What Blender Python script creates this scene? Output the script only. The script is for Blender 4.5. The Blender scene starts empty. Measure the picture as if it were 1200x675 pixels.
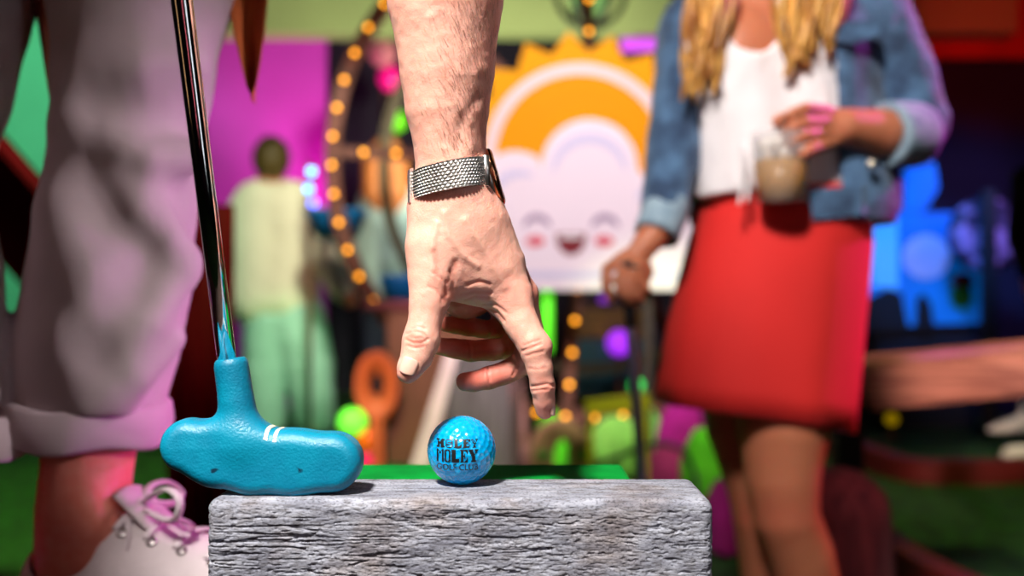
import bpy, bmesh, math, random
import numpy as np
from mathutils import Vector, Matrix

S = bpy.context.scene
COL = S.collection
F = 1200 * 35.0 / 36.0          # focal length in photo pixels (1200 wide, 35 mm lens)
CZ = 0.85                       # camera height
PI = math.pi

# ------------------------------------------------------------------ camera, world, exposure, lamps
def sl(c):
    c = c / 255.0
    return c / 12.92 if c <= 0.04045 else ((c + 0.055) / 1.055) ** 2.4
def rgb(r, g, b):
    return (sl(r), sl(g), sl(b), 1.0)
def P(px, py, d):
    return Vector(((px - 600.0) * d / F, d, CZ - (py - 337.5) * d / F))
def G(px, py):                  # a photo pixel brought down to the floor
    return P(px, py, CZ * F / (py - 337.5))

cam = bpy.data.cameras.new('camera'); cam.lens = 35; cam.sensor_width = 36
cam.clip_start = 0.02
cam.dof.use_dof = True; cam.dof.focus_distance = 0.612; cam.dof.aperture_fstop = 3.5
co = bpy.data.objects.new('camera', cam); COL.objects.link(co)
co.location = (0, 0, CZ); co.rotation_euler = (PI / 2, 0, 0)
S.camera = co
w = bpy.data.worlds.new('world'); S.world = w; w.use_nodes = True
w.node_tree.nodes['Background'].inputs[0].default_value = (0.55, 0.5, 0.7, 1)
w.node_tree.nodes['Background'].inputs[1].default_value = 0.05
S.view_settings.view_transform = 'Standard'; S.view_settings.look = 'None'
S.view_settings.exposure = 0.0; S.view_settings.gamma = 1.0
S.view_settings.use_curve_mapping = False

def aim(o, tgt):
    o.rotation_euler = (Vector(tgt) - o.location).to_track_quat('-Z', 'Y').to_euler()
def spot(name, loc, tgt, power, col, size=0.05, cone=40, blend=0.4):
    l = bpy.data.lights.new(name, 'SPOT'); l.energy = power; l.color = col
    l.spot_size = math.radians(cone); l.spot_blend = blend; l.shadow_soft_size = size
    o = bpy.data.objects.new(name, l); COL.objects.link(o); o.location = loc; aim(o, tgt); return o
def area(name, loc, tgt, power, col, size=0.4):
    l = bpy.data.lights.new(name, 'AREA'); l.energy = power; l.color = col; l.size = size
    o = bpy.data.objects.new(name, l); COL.objects.link(o); o.location = loc; aim(o, tgt); return o
def strip(name, loc, tgt, power, col, wd, ht):
    o = area(name, loc, tgt, power, col, wd); o.data.shape = 'RECTANGLE'; o.data.size_y = ht; return o
def point(name, loc, power, col, size=0.05):
    l = bpy.data.lights.new(name, 'POINT'); l.energy = power; l.color = col; l.shadow_soft_size = size
    o = bpy.data.objects.new(name, l); COL.objects.link(o); o.location = loc; return o

WARM = (1, 0.93, 0.84); MAG = (1.0, 0.08, 0.75); 
spot('key_lamp', (-0.36, -0.20, 1.98), (-0.01, 0.62, 0.83), 235, WARM, 0.09, 27, 0.3)
spot('side_lamp', (1.35, 0.30, 1.45), (-0.33, 0.93, 0.91), 108, (1, 0.84, 0.84), 0.05, 16.5, 0.9)
spot('magenta_leg_lamp', (1.05, 1.12, 0.80), (-0.33, 0.93, 0.88), 34, (0.9, 0.06, 0.85), 0.04, 20)
spot('magenta_edge_lamp', (0.55, 1.75, 1.25), (-0.36, 0.93, 0.85), 40, MAG, 0.08, 30)
spot('ankle_lamp', (0.35, 1.50, 0.72), (-0.38, 0.93, 0.66), 0.6, (1, 0.12, 0.14), 0.05, 30)
spot('woman_lamp', (-0.35, -0.1, 2.35), (0.50, 1.7, 0.95), 310, (1, 0.93, 0.88), 0.12, 28)
spot('magenta_woman_lamp', (2.3, 2.3, 2.1), (0.6, 1.70, 1.08), 260, MAG, 0.08, 22)
spot('red_rim_lamp', (1.9, 2.2, 0.9), (0.5, 1.75, 0.55), 50, (1, 0.08, 0.12), 0.06, 34)
spot('sign_lamp', (0.30, 1.9, 2.9), (0.32, 4.5, 1.35), 430, (1, 0.93, 0.96), 0.12, 34)
spot('visitor_lamp', (-0.45, 3.2, 2.6), (-1.33, 5.7, 0.95), 330, (0.96, 1.0, 0.74), 0.1, 28)
spot('green_lamp', (-0.9, 4.5, 0.9), (-1.3, 5.7, 0.35), 26, (0.3, 1.0, 0.35), 0.1, 40)
spot('magenta_wall_lamp', (-1.15, 6.35, 1.3), (-1.7, 7.0, 2.0), 40, (1.0, 0.05, 0.70), 0.15, 100)
spot('header_lamp', (0.0, 4.9, 1.2), (-0.3, 6.3, 2.6), 360, (1.0, 1.0, 0.84), 0.15, 95)
spot('blue_lamp', (2.1, 4.6, 2.2), (2.55, 6.0, 1.1), 170, (0.05, 0.35, 1.0), 0.1, 36)
spot('red_wall_lamp', (2.9, 5.0, 2.3), (3.2, 6.5, 2.62), 30, (1, 0.05, 0.04), 0.1, 60)
spot('turf_lamp', (-0.9, 2.9, 2.7), (-1.2, 3.4, 0), 300, (0.55, 1.0, 0.25), 0.2, 70)
spot('mint_lamp', (-2.4, 4.0, 2.3), (-2.9, 5.9, 1.2), 95, (0.35, 1.0, 0.62), 0.1, 80)
spot('garden_lamp', (0.7, 3.4, 1.6), (0.62, 4.7, 0.12), 75, (0.75, 1.0, 0.5), 0.1, 44)
spot('tower_lamp', (-0.7, 3.0, 1.5), (-0.30, 4.6, 0.40), 190, (1, 0.78, 0.76), 0.1, 34)
spot('wheel_fill', (-1.1, 3.6, 2.2), (-0.7, 4.95, 1.5), 60, (1, 0.62, 0.5), 0.1, 50)  # added light that brings out the dim wheel rim
spot('auburn_fill', (-0.2, 5.4, 2.4), (-0.85, 6.3, 1.2), 60, (0.8, 1.0, 0.9), 0.1, 50)  # put in so the auburn-haired visitor shows up
spot('drape_fill', (-0.5, 1.6, 1.9), (-0.78, 2.5, 0.55), 26, (1, 0.10, 0.16), 0.1, 40)  # added red light, lifts the maroon curtain out of black
spot('beam_lamp', (1.3, 1.2, 0.85), (1.5, 3.0, 0.62), 150, (1, 0.66, 0.56), 0.08, 26)
spot('beam_magenta_lamp', (1.62, 3.95, 0.98), (1.48, 3.06, 0.67), 36, MAG, 0.06, 30)
spot('navy_fill', (3.1, 4.9, 1.9), (3.0, 6.3, 1.15), 40, (0.55, 0.3, 0.9), 0.2, 60)  # weak fill added over the dark navy partition
spot('menu_fill', (0.45, 4.72, 0.85), (0.54, 5.5, 0.5), 9, (1, 0.9, 0.8), 0.05, 60)  # extra light added for the teal panel of the menu board
spot('stump_fill', (1.3, 1.2, 1.3), (0.75, 2.2, 0.35), 22, (1, 0.45, 0.5), 0.1, 26)  # added to brighten the stump, no fitting stands there
spot('sneaker_lamp', (2.0, 3.6, 1.6), (2.6, 4.9, 0.1), 60, (1, 0.9, 0.8), 0.08, 20)
strip('streak_light', (-1.15, -0.2, 1.35), (-0.1, 0.6, 0.95), 0.6, (1, 0.55, 0.25), 0.10, 1.3)  # unseen strips added to draw streaks on chrome shaft and watch
strip('streak_light', (1.0, -0.5, 1.35), (-0.05, 0.6, 0.95), 2.0, (0.9, 0.97, 1), 0.16, 1.3)
strip('streak_light', (0.25, -0.9, 1.3), (-0.05, 0.6, 0.95), 0.7, (1, 0.2, 0.25), 0.06, 1.3)
spot('lawn_lamp', (2.2, 2.9, 2.6), (2.0, 3.6, 0), 80, (0.95, 1.0, 0.3), 0.2, 60)

# ------------------------------------------------------------------ materials
def mat(name, c, rough=0.6, metal=0.0, var=0.0, vscale=8.0, bump=0.0, bscale=60.0, stretch=(1, 1, 1), emit=None, estr=0.0,
        c2=None, ramp=(0.35, 0.65), spec=0.5, sss=0.0, sheen=0.0, trans=0.0, coat=0.0):
    m = bpy.data.materials.new(name); m.use_nodes = True
    nt = m.node_tree; b = nt.nodes['Principled BSDF']
    b.inputs['Roughness'].default_value = rough; b.inputs['Metallic'].default_value = metal
    b.inputs['Base Color'].default_value = c
    b.inputs['Specular IOR Level'].default_value = spec
    if sss:
        b.inputs['Subsurface Weight'].default_value = sss
        b.inputs['Subsurface Radius'].default_value = (1.0, 0.35, 0.2); b.inputs['Subsurface Scale'].default_value = 0.004
    if sheen:
        b.inputs['Sheen Weight'].default_value = sheen
    if coat: b.inputs['Coat Weight'].default_value = coat
    if trans: b.inputs['Transmission Weight'].default_value = trans
    if emit is not None:
        b.inputs['Emission Color'].default_value = emit; b.inputs['Emission Strength'].default_value = estr
    tc = nt.nodes.new('ShaderNodeTexCoord'); mp = nt.nodes.new('ShaderNodeMapping')
    mp.inputs['Scale'].default_value = stretch
    nt.links.new(tc.outputs['Object'], mp.inputs['Vector'])
    if c2 is not None or var:
        n = nt.nodes.new('ShaderNodeTexNoise'); n.inputs['Scale'].default_value = vscale; n.inputs['Detail'].default_value = 6
        nt.links.new(mp.outputs['Vector'], n.inputs['Vector'])
        r = nt.nodes.new('ShaderNodeValToRGB')
        r.color_ramp.elements[0].position = ramp[0]; r.color_ramp.elements[1].position = ramp[1]
        cc = c2 if c2 is not None else tuple(x * (1 - var) for x in c[:3]) + (1,)
        r.color_ramp.elements[0].color = cc; r.color_ramp.elements[1].color = c
        nt.links.new(n.outputs['Fac'], r.inputs['Fac']); nt.links.new(r.outputs['Color'], b.inputs['Base Color'])
    if bump:
        n2 = nt.nodes.new('ShaderNodeTexNoise'); n2.inputs['Scale'].default_value = bscale; n2.inputs['Detail'].default_value = 5
        nt.links.new(mp.outputs['Vector'], n2.inputs['Vector'])
        bp = nt.nodes.new('ShaderNodeBump'); bp.inputs['Strength'].default_value = bump; bp.inputs['Distance'].default_value = 0.002
        nt.links.new(n2.outputs['Fac'], bp.inputs['Height']); nt.links.new(bp.outputs['Normal'], b.inputs['Normal'])
    return m

# ------------------------------------------------------------------ objects
def tag(o, label=None, cat=None, group=None, kind=None):
    if label: o['label'] = label
    if cat: o['category'] = cat
    if group: o['group'] = group
    if kind: o['kind'] = kind
    return o
def thing(name, label, cat, loc=(0, 0, 0), group=None):
    o = bpy.data.objects.new(name, None); COL.objects.link(o); o.location = loc
    o.empty_display_size = 0.05
    return tag(o, label, cat, group)
def link(name, me, m, parent=None, smooth=True, shift=True):
    o = bpy.data.objects.new(name, me); COL.objects.link(o)
    if m is not None and not me.materials: me.materials.append(m)
    if smooth: me.shade_smooth()
    if parent is not None:
        o.parent = parent
        if shift:                            # meshes are written in world space; keep them there
            p, off = parent, Vector((0, 0, 0))
            while p is not None: off = off + p.location; p = p.parent
            o.location = -off
    return o
def raw(verts, faces):
    me = bpy.data.meshes.new('m')
    me.from_pydata([tuple(v) for v in verts], [], [tuple(int(i) for i in f) for f in faces]); me.update(); return me
def npmesh(V, Q):
    me = bpy.data.meshes.new('m'); V = np.asarray(V, np.float32); Q = np.asarray(Q, np.int32)
    me.vertices.add(len(V)); me.vertices.foreach_set('co', V.ravel())
    me.loops.add(Q.size); me.loops.foreach_set('vertex_index', Q.ravel())
    me.polygons.add(len(Q)); me.polygons.foreach_set('loop_start', np.arange(0, Q.size, Q.shape[1], dtype=np.int32))
    me.polygons.foreach_set('loop_total', np.full(len(Q), Q.shape[1], np.int32))
    me.update(calc_edges=True); me.validate(); return me
def bm_mesh(bm):
    bmesh.ops.recalc_face_normals(bm, faces=bm.faces)
    me = bpy.data.meshes.new('m'); bm.to_mesh(me); bm.free(); return me
def frame_of(axis):
    a = Vector(axis).normalized(); up = Vector((0, 0, 1)) if abs(a.z) < 0.95 else Vector((1, 0, 0))
    u = a.cross(up).normalized(); v = a.cross(u).normalized(); return a, u, v
def sweep(pts, radii, n=12, flat=1.0, caps=True, closed=False):
    pts = [Vector(p) for p in pts]; N = len(pts)
    if not hasattr(radii, '__len__'): radii = [radii] * N
    V = []; Fc = []; u = None
    for i, p in enumerate(pts):
        if closed: t = (pts[(i + 1) % N] - pts[i - 1]).normalized()
        else: t = (pts[min(i + 1, N - 1)] - pts[max(i - 1, 0)]).normalized()
        if u is None: _, u, _v = frame_of(t)
        u = (u - t * u.dot(t)).normalized(); v = t.cross(u)
        for k in range(n):
            a = 2 * PI * k / n
            V.append(p + u * (math.cos(a) * radii[i]) + v * (math.sin(a) * radii[i] * flat))
    for i in range(N if closed else N - 1):
        j = (i + 1) % N
        for k in range(n):
            Fc.append((i * n + k, i * n + (k + 1) % n, j * n + (k + 1) % n, j * n + k))
    if caps and not closed:
        Fc.append(tuple(range(n - 1, -1, -1))); Fc.append(tuple((N - 1) * n + k for k in range(n)))
    return V, Fc
def tube(name, pts, r, m, parent=None, n=12, **k):
    return link(name, raw(*sweep(pts, r, n, **k)), m, parent)
def merge(parts):
    V = []; Fc = []
    for v, f in parts:
        o = len(V); V += list(v); Fc += [tuple(i + o for i in q) for q in f]
    return V, Fc
def loft(rings, closed_ends=True):
    n = len(rings[0]); V = [p for r in rings for p in r]; Fc = []
    for i in range(len(rings) - 1):
        for k in range(n):
            Fc.append((i * n + k, i * n + (k + 1) % n, (i + 1) * n + (k + 1) % n, (i + 1) * n + k))
    if closed_ends:
        Fc.append(tuple(range(n - 1, -1, -1))); Fc.append(tuple((len(rings) - 1) * n + k for k in range(n)))
    return V, Fc
def box(lo, hi, bev=0.0, seg=2):
    bm = bmesh.new(); bmesh.ops.create_cube(bm, size=1)
    for v in bm.verts:
        v.co = Vector([lo[i] + (v.co[i] + 0.5) * (hi[i] - lo[i]) for i in range(3)])
    if bev: bmesh.ops.bevel(bm, geom=list(bm.edges), offset=bev, segments=seg, profile=0.5, affect='EDGES')
    return bm_mesh(bm)
def bar(a, b, wd, ht, bev=0.0):
    a = Vector(a); b = Vector(b); t, u, v = frame_of(b - a)
    bm = bmesh.new(); bmesh.ops.create_cube(bm, size=1); L = (b - a).length
    for q in bm.verts:
        c = q.co; q.co = (a + b) / 2 + t * (c.x * L) + u * (c.y * wd) + v * (c.z * ht)
    if bev: bmesh.ops.bevel(bm, geom=list(bm.edges), offset=bev, segments=2, profile=0.5, affect='EDGES')
    return bm_mesh(bm)
def prism(pts, y0, y1, bev=0.0):
    """outline in (x, z) at its own distance y0..y1 (y0 = the nearer face)"""
    bm = bmesh.new(); vs = [bm.verts.new((x, y0, z)) for x, z in pts]
    f = bm.faces.new(vs); r = bmesh.ops.extrude_face_region(bm, geom=[f])
    for g in r['geom']:
        if isinstance(g, bmesh.types.BMVert): g.co.y = y1
    if bev:
        bmesh.ops.recalc_face_normals(bm, faces=bm.faces)
        ed = [e for e in bm.edges if abs(e.verts[0].co.y - y0) < 1e-6 and abs(e.verts[1].co.y - y0) < 1e-6]
        bmesh.ops.bevel(bm, geom=ed, offset=bev, segments=2, profile=0.5, affect='EDGES')
    return bm_mesh(bm)
def lathe(profile, c, axis=(0, 0, 1), n=32):
    a, u, v = frame_of(axis); c = Vector(c); rings = []
    for r, h in profile:
        rings.append([c + a * h + u * (math.cos(2 * PI * k / n) * max(r, 1e-5)) + v * (math.sin(2 * PI * k / n) * max(r, 1e-5)) for k in range(n)])
    return loft(rings)
def sphere(c, r, n=16, sc=(1, 1, 1)):
    bm = bmesh.new(); bmesh.ops.create_uvsphere(bm, u_segments=n * 2, v_segments=n, radius=r)
    for v in bm.verts: v.co = Vector((v.co.x * sc[0], v.co.y * sc[1], v.co.z * sc[2])) + Vector(c)
    return bm_mesh(bm)
def copy_tree(o, parent=None):
    c = o.copy(); COL.objects.link(c)
    if parent is not None: c.parent = parent
    for ch in list(o.children): copy_tree(ch, c)
    return c

# ------------------------------------------------------------------ numeric noise
def vnoise(p, seed=0):
    p = np.asarray(p, np.float64); i = np.floor(p).astype(np.int64); f = p - i; f = f * f * (3 - 2 * f)
    def h(x, y, z):
        n = (x * 374761393 + y * 668265263 + z * 2147483647 + seed * 974711) & 0xffffffff
        n = ((n ^ (n >> 13)) * 1274126177) & 0xffffffff
        n = ((n ^ (n >> 16)) * 2246822519) & 0xffffffff
        return ((n ^ (n >> 15)) & 0xffff) / 65535.0
    r = 0
    for dx in (0, 1):
        for dy in (0, 1):
            for dz in (0, 1):
                wgt = (f[:, 0] if dx else 1 - f[:, 0]) * (f[:, 1] if dy else 1 - f[:, 1]) * (f[:, 2] if dz else 1 - f[:, 2])
                r = r + wgt * h(i[:, 0] + dx, i[:, 1] + dy, i[:, 2] + dz)
    return r
def fbm(p, seed=0, oct=4):
    s = 0; a = 0.5; p = np.asarray(p, np.float64); t = 0
    for o in range(oct):
        s = s + a * vnoise(p, seed + o); t += a; a *= 0.5; p = p * 2.03
    return s / t

# ------------------------------------------------------------------ smooth blended bodies (distance field -> one continuous mesh)
class Field:
    def __init__(s, lo, hi, vox):
        s.lo = np.array(lo, float); s.vox = vox
        s.n = np.ceil((np.array(hi, float) - s.lo) / vox).astype(int) + 1
        s.a = np.full(s.n, 1.0, np.float32)
    def _sub(s, lo, hi):
        i0 = np.clip(np.floor((np.array(lo) - s.lo) / s.vox).astype(int), 0, s.n)
        i1 = np.clip(np.ceil((np.array(hi) - s.lo) / s.vox).astype(int) + 1, 0, s.n)
        if np.any(i1 <= i0): return None
        g = np.meshgrid(*[s.lo[k] + s.vox * np.arange(i0[k], i1[k]) for k in range(3)], indexing='ij')
        return tuple(slice(i0[k], i1[k]) for k in range(3)), np.stack(g, -1)
    def op(s, fn, lo, hi, k=0.0, sub=False, cut=False):
        r = s._sub(lo, hi)
        if r is None: return
        sl_, X = r; d = fn(X).astype(np.float32); a = s.a[sl_]
        if cut:                              # keep only the inside of fn (whole grid expected)
            s.a[sl_] = np.maximum(a, d)
            if k > 0: h = np.maximum(k - np.abs(a - d), 0) / k; s.a[sl_] += h * h * k * 0.25
            return
        if sub:
            d = -d
            if k > 0:
                h = np.maximum(k - np.abs(a - d), 0) / k; s.a[sl_] = np.maximum(a, d) + h * h * k * 0.25
            else: s.a[sl_] = np.maximum(a, d)
        else:
            if k > 0:
                h = np.maximum(k - np.abs(a - d), 0) / k; s.a[sl_] = np.minimum(a, d) - h * h * k * 0.25
            else: s.a[sl_] = np.minimum(a, d)
    def cone(s, A, ra, B, rb, k=0.0, sub=False):
        A = np.array(A, float); B = np.array(B, float); m = max(ra, rb) + k + 3 * s.vox
        def fn(X):
            ab = B - A; t = np.clip(((X - A) @ ab) / max(ab @ ab, 1e-12), 0, 1)
            return np.linalg.norm(X - A - t[..., None] * ab, axis=-1) - (ra + t * (rb - ra))
        s.op(fn, np.minimum(A, B) - m, np.maximum(A, B) + m, k, sub)
    def chain(s, pts, k=0.0, sub=False, kin=None):     # [(point, radius), ...]; only gently blended at its own joints
        pts = [(np.array(p, float), r) for p, r in pts]; rm = max(r for _, r in pts); m = rm + k + 3 * s.vox
        kin = 0.22 * min(r for _, r in pts) if kin is None else kin
        def fn(X):
            o = None
            for (A, ra), (B, rb) in zip(pts[:-1], pts[1:]):
                ab = B - A; t = np.clip(((X - A) @ ab) / max(ab @ ab, 1e-12), 0, 1)
                d = np.linalg.norm(X - A - t[..., None] * ab, axis=-1) - (ra + t * (rb - ra))
                if o is None: o = d
                else: h = np.maximum(kin - np.abs(o - d), 0) / kin; o = np.minimum(o, d) - h * h * kin * 0.12
            return o
        P_ = np.array([p for p, _ in pts]); s.op(fn, P_.min(0) - m, P_.max(0) + m, k, sub)
    def ell(s, c, r, k=0.0, sub=False, R=None):
        c = np.array(c, float); r = np.array(r, float); m = r.max() + k + 3 * s.vox
        def fn(X):
            q = X - c
            if R is not None: q = q @ np.array(R)
            k0 = np.linalg.norm(q / r, axis=-1); k1 = np.linalg.norm(q / (r * r), axis=-1)
            return k0 * (k0 - 1) / np.maximum(k1, 1e-9)
        s.op(fn, c - m, c + m, k, sub)
    def plane(s, p, n, k=0.0):               # keeps the side opposite to n
        p = np.array(p, float); n = np.array(n, float); n = n / np.linalg.norm(n)
        s.op(lambda X: (X - p) @ n, s.lo, s.lo + s.vox * s.n, k, cut=True)
    def arrays(s, smooth=1):
        a = s.a; ins = a < 0
        c = np.zeros(np.array(a.shape) - 1, np.uint8)
        for dx in (0, 1):
            for dy in (0, 1):
                for dz in (0, 1):
                    c += ins[dx:a.shape[0] - 1 + dx, dy:a.shape[1] - 1 + dy, dz:a.shape[2] - 1 + dz]
        mix = (c > 0) & (c < 8); idx = np.full(mix.shape, -1, np.int64); ii = np.argwhere(mix); idx[mix] = np.arange(len(ii))
        acc = np.zeros((len(ii), 3)); cnt = np.zeros(len(ii))
        I = ii.T
        for ax in range(3):
            o1, o2 = [k for k in range(3) if k != ax]
            for u in (0, 1):
                for v in (0, 1):
                    off = np.zeros(3, int); off[o1] = u; off[o2] = v; e = off.copy(); e[ax] = 1
                    f0 = a[I[0] + off[0], I[1] + off[1], I[2] + off[2]].astype(float); f1 = a[I[0] + e[0], I[1] + e[1], I[2] + e[2]].astype(float)
                    x = (f0 < 0) != (f1 < 0); t = np.where(x, f0 / np.where(x, f0 - f1, 1), 0)
                    p = np.tile(off.astype(float), (len(ii), 1)); p[:, ax] += t
                    acc[x] += p[x]; cnt[x] += 1
        V = s.lo + s.vox * (ii + acc / cnt[:, None])
        Q = []
        for ax in range(3):
            o1, o2 = (ax + 1) % 3, (ax + 2) % 3
            A0 = [slice(None)] * 3; A1 = [slice(None)] * 3; A0[ax] = slice(0, -1); A1[ax] = slice(1, None)
            ch = ins[tuple(A0)] != ins[tuple(A1)]
            e = np.argwhere(ch); e = e[(e[:, o1] > 0) & (e[:, o2] > 0) & (e[:, o1] < a.shape[o1] - 1) & (e[:, o2] < a.shape[o2] - 1)]
            def g(d1, d2):
                q = e.copy(); q[:, o1] -= d1; q[:, o2] -= d2; return idx[q[:, 0], q[:, 1], q[:, 2]]
            quad = np.stack([g(1, 1), g(0, 1), g(0, 0), g(1, 0)], 1)
            fl = ~ins[e[:, 0], e[:, 1], e[:, 2]]
            quad[fl] = quad[fl][:, ::-1]; Q.append(quad)
        Q = np.concatenate(Q); Q = Q[(Q >= 0).all(1)]
        for _ in range(smooth): V = lap(V, Q)
        return V, Q
    def mesh(s, smooth=1):
        return npmesh(*s.arrays(smooth))
def lap(V, Q, f=0.5):
    acc = np.zeros_like(V); cnt = np.zeros(len(V))
    for i in range(4):
        a = Q[:, i]; b = Q[:, (i + 1) % 4]
        np.add.at(acc, a, V[b]); np.add.at(cnt, a, 1); np.add.at(acc, b, V[a]); np.add.at(cnt, b, 1)
    return V + f * (acc / np.maximum(cnt, 1)[:, None] - V)
def vnormals(V, Q):
    n = np.cross(V[Q[:, 2]] - V[Q[:, 0]], V[Q[:, 3]] - V[Q[:, 1]]); N = np.zeros_like(V)
    for i in range(4): np.add.at(N, Q[:, i], n)
    return N / np.maximum(np.linalg.norm(N, axis=1), 1e-12)[:, None]
def to_px(V):
    return 600 + V[:, 0] * F / V[:, 1], 337.5 - (V[:, 2] - CZ) * F / V[:, 1]
def join(*vq):
    V = []; Q = []; o = 0
    for v, q in vq: V.append(v); Q.append(q + o); o += len(v)
    return np.concatenate(V), np.concatenate(Q)

# ------------------------------------------------------------------ room shell
DK = 0.53                                    # height of the raised deck the man stands on
def struct(name, me, m): return tag(link(name, me, m, smooth=False), kind='structure')
turf = mat('turf', rgb(36, 92, 26), 0.95, c2=rgb(14, 44, 12), vscale=14, bump=1.0, bscale=400)
dark_wall = mat('dark_wall', rgb(34, 24, 44), 0.8, var=0.5, vscale=1.5)
struct('floor', box((-5, -3, -0.1), (5.5, 8.2, 0)), turf)
struct('ceiling', box((-5, -3, 3.3), (5.5, 8.2, 3.4)), dark_wall)
struct('wall_back', box((-5, 8.1, 0), (5.5, 8.25, 3.3)), dark_wall)
struct('wall_left', box((-5.1, -3, 0), (-5, 8.2, 3.3)), dark_wall)
struct('wall_right', box((5.5, -3, 0), (5.6, 8.2, 3.3)), dark_wall)
struct('wall_front', box((-5, -3.1, 0), (5.5, -3, 3.3)), dark_wall)

# ------------------------------------------------------------------ raised deck, weathered timber, green board
deck_wood = mat('deck_wood', rgb(70, 50, 40), 0.8, var=0.5, vscale=6, stretch=(1, 12, 12), bump=0.6, bscale=30)
t = thing('raised_deck', 'low dark wooden deck that carries the grey timber block', 'deck', (-0.15, 0.75, 0))
link('platform', box((-0.85, 0.42, DK - 0.04), (0.55, 1.09, DK), 0.004), deck_wood, t, smooth=False)
for sx in (-0.8, 0.46):
    for sy in (0.46, 1.0):
        link('leg', box((sx, sy, 0), (sx + 0.05, sy + 0.05, DK - 0.04), 0.004), deck_wood, t, smooth=False)

TZ = 0.728
def timber():
    x0, x1, y0, y1, z0, z1 = -0.1765, 0.1165, 0.5735, 0.641, DK, TZ
    R = 0.0065; hx, hy, hz = (x1 - x0) / 2, (y1 - y0) / 2, (z1 - z0) / 2
    c = np.array([(x0 + x1) / 2, (y0 + y1) / 2, (z0 + z1) / 2])
    V = []; Q = []; o = 0
    def face(nu, nv, fn):
        nonlocal o
        u, v = np.meshgrid(np.linspace(-1, 1, nu), np.linspace(-1, 1, nv), indexing='ij')
        V.append(fn(u.ravel(), v.ravel())); i = np.arange(nu * nv).reshape(nu, nv)
        Q.append(np.stack([i[:-1, :-1], i[1:, :-1], i[1:, 1:], i[:-1, 1:]], -1).reshape(-1, 4) + o); o += nu * nv
    one = lambda u: np.ones_like(u)
    face(760, 400, lambda u, v: np.stack([u * hx, -one(u) * hy, v * hz], 1))
    face(560, 90, lambda u, v: np.stack([u * hx, v * hy, one(u) * hz], 1))
    face(80, 160, lambda u, v: np.stack([one(u) * hx, u * hy, v * hz], 1))
    face(160, 80, lambda u, v: np.stack([-one(u) * hx, v * hy, u * hz], 1))
    face(160, 200, lambda u, v: np.stack([-u * hx, one(u) * hy, v * hz], 1))
    face(60, 20, lambda u, v: np.stack([-u * hx, v * hy, -one(u) * hz], 1))
    V = np.concatenate(V); Q = np.concatenate(Q)
    h = np.array([hx, hy, hz]); inn = np.clip(V, -(h - R), h - R); d = V - inn
    L = np.linalg.norm(d, axis=1, keepdims=True); n = d / np.maximum(L, 1e-9); V = inn + n * R
    W = V + c
    # broken, flaking grain running along the block: torn flakes, long checks, small pits
    wob = (fbm(W * [9, 9, 9], 3) - 0.5) * 0.012
    q = W.copy(); q[:, 2] += wob
    fl = fbm(q * [130, 160, 640], 11, 3)
    f2 = fbm(q * [280, 300, 1100], 21, 2)
    lg = np.abs(fbm(q * [7, 60, 190], 31, 3) - 0.5); msk = np.clip((fbm(W * [10, 20, 40], 41, 2) - 0.42) * 6, 0, 1)
    dis = -0.0011 * np.clip((0.335 - fl) * 9, 0, 1) - 0.0006 * np.clip((0.45 - f2) * 6, 0, 1) - 0.0030 * np.clip(1 - lg / 0.014, 0, 1) * msk
    dis += 0.0007 * (fbm(W * [22, 40, 60], 51) - 0.5)
    side = np.clip(1 - np.maximum(n[:, 2], 0) * 1.15, 0.06, 1)     # the top is worn smoother than the faces
    dis = dis * side + 0.0004 * (fbm(W * [300, 300, 300], 61, 2) - 0.5) * (1.6 - side)
    top = n[:, 2] > 0.8
    dis = np.where(top, np.minimum(dis, 0) - 0.0, dis)
    return npmesh(W + n * dis[:, None], Q)
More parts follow.
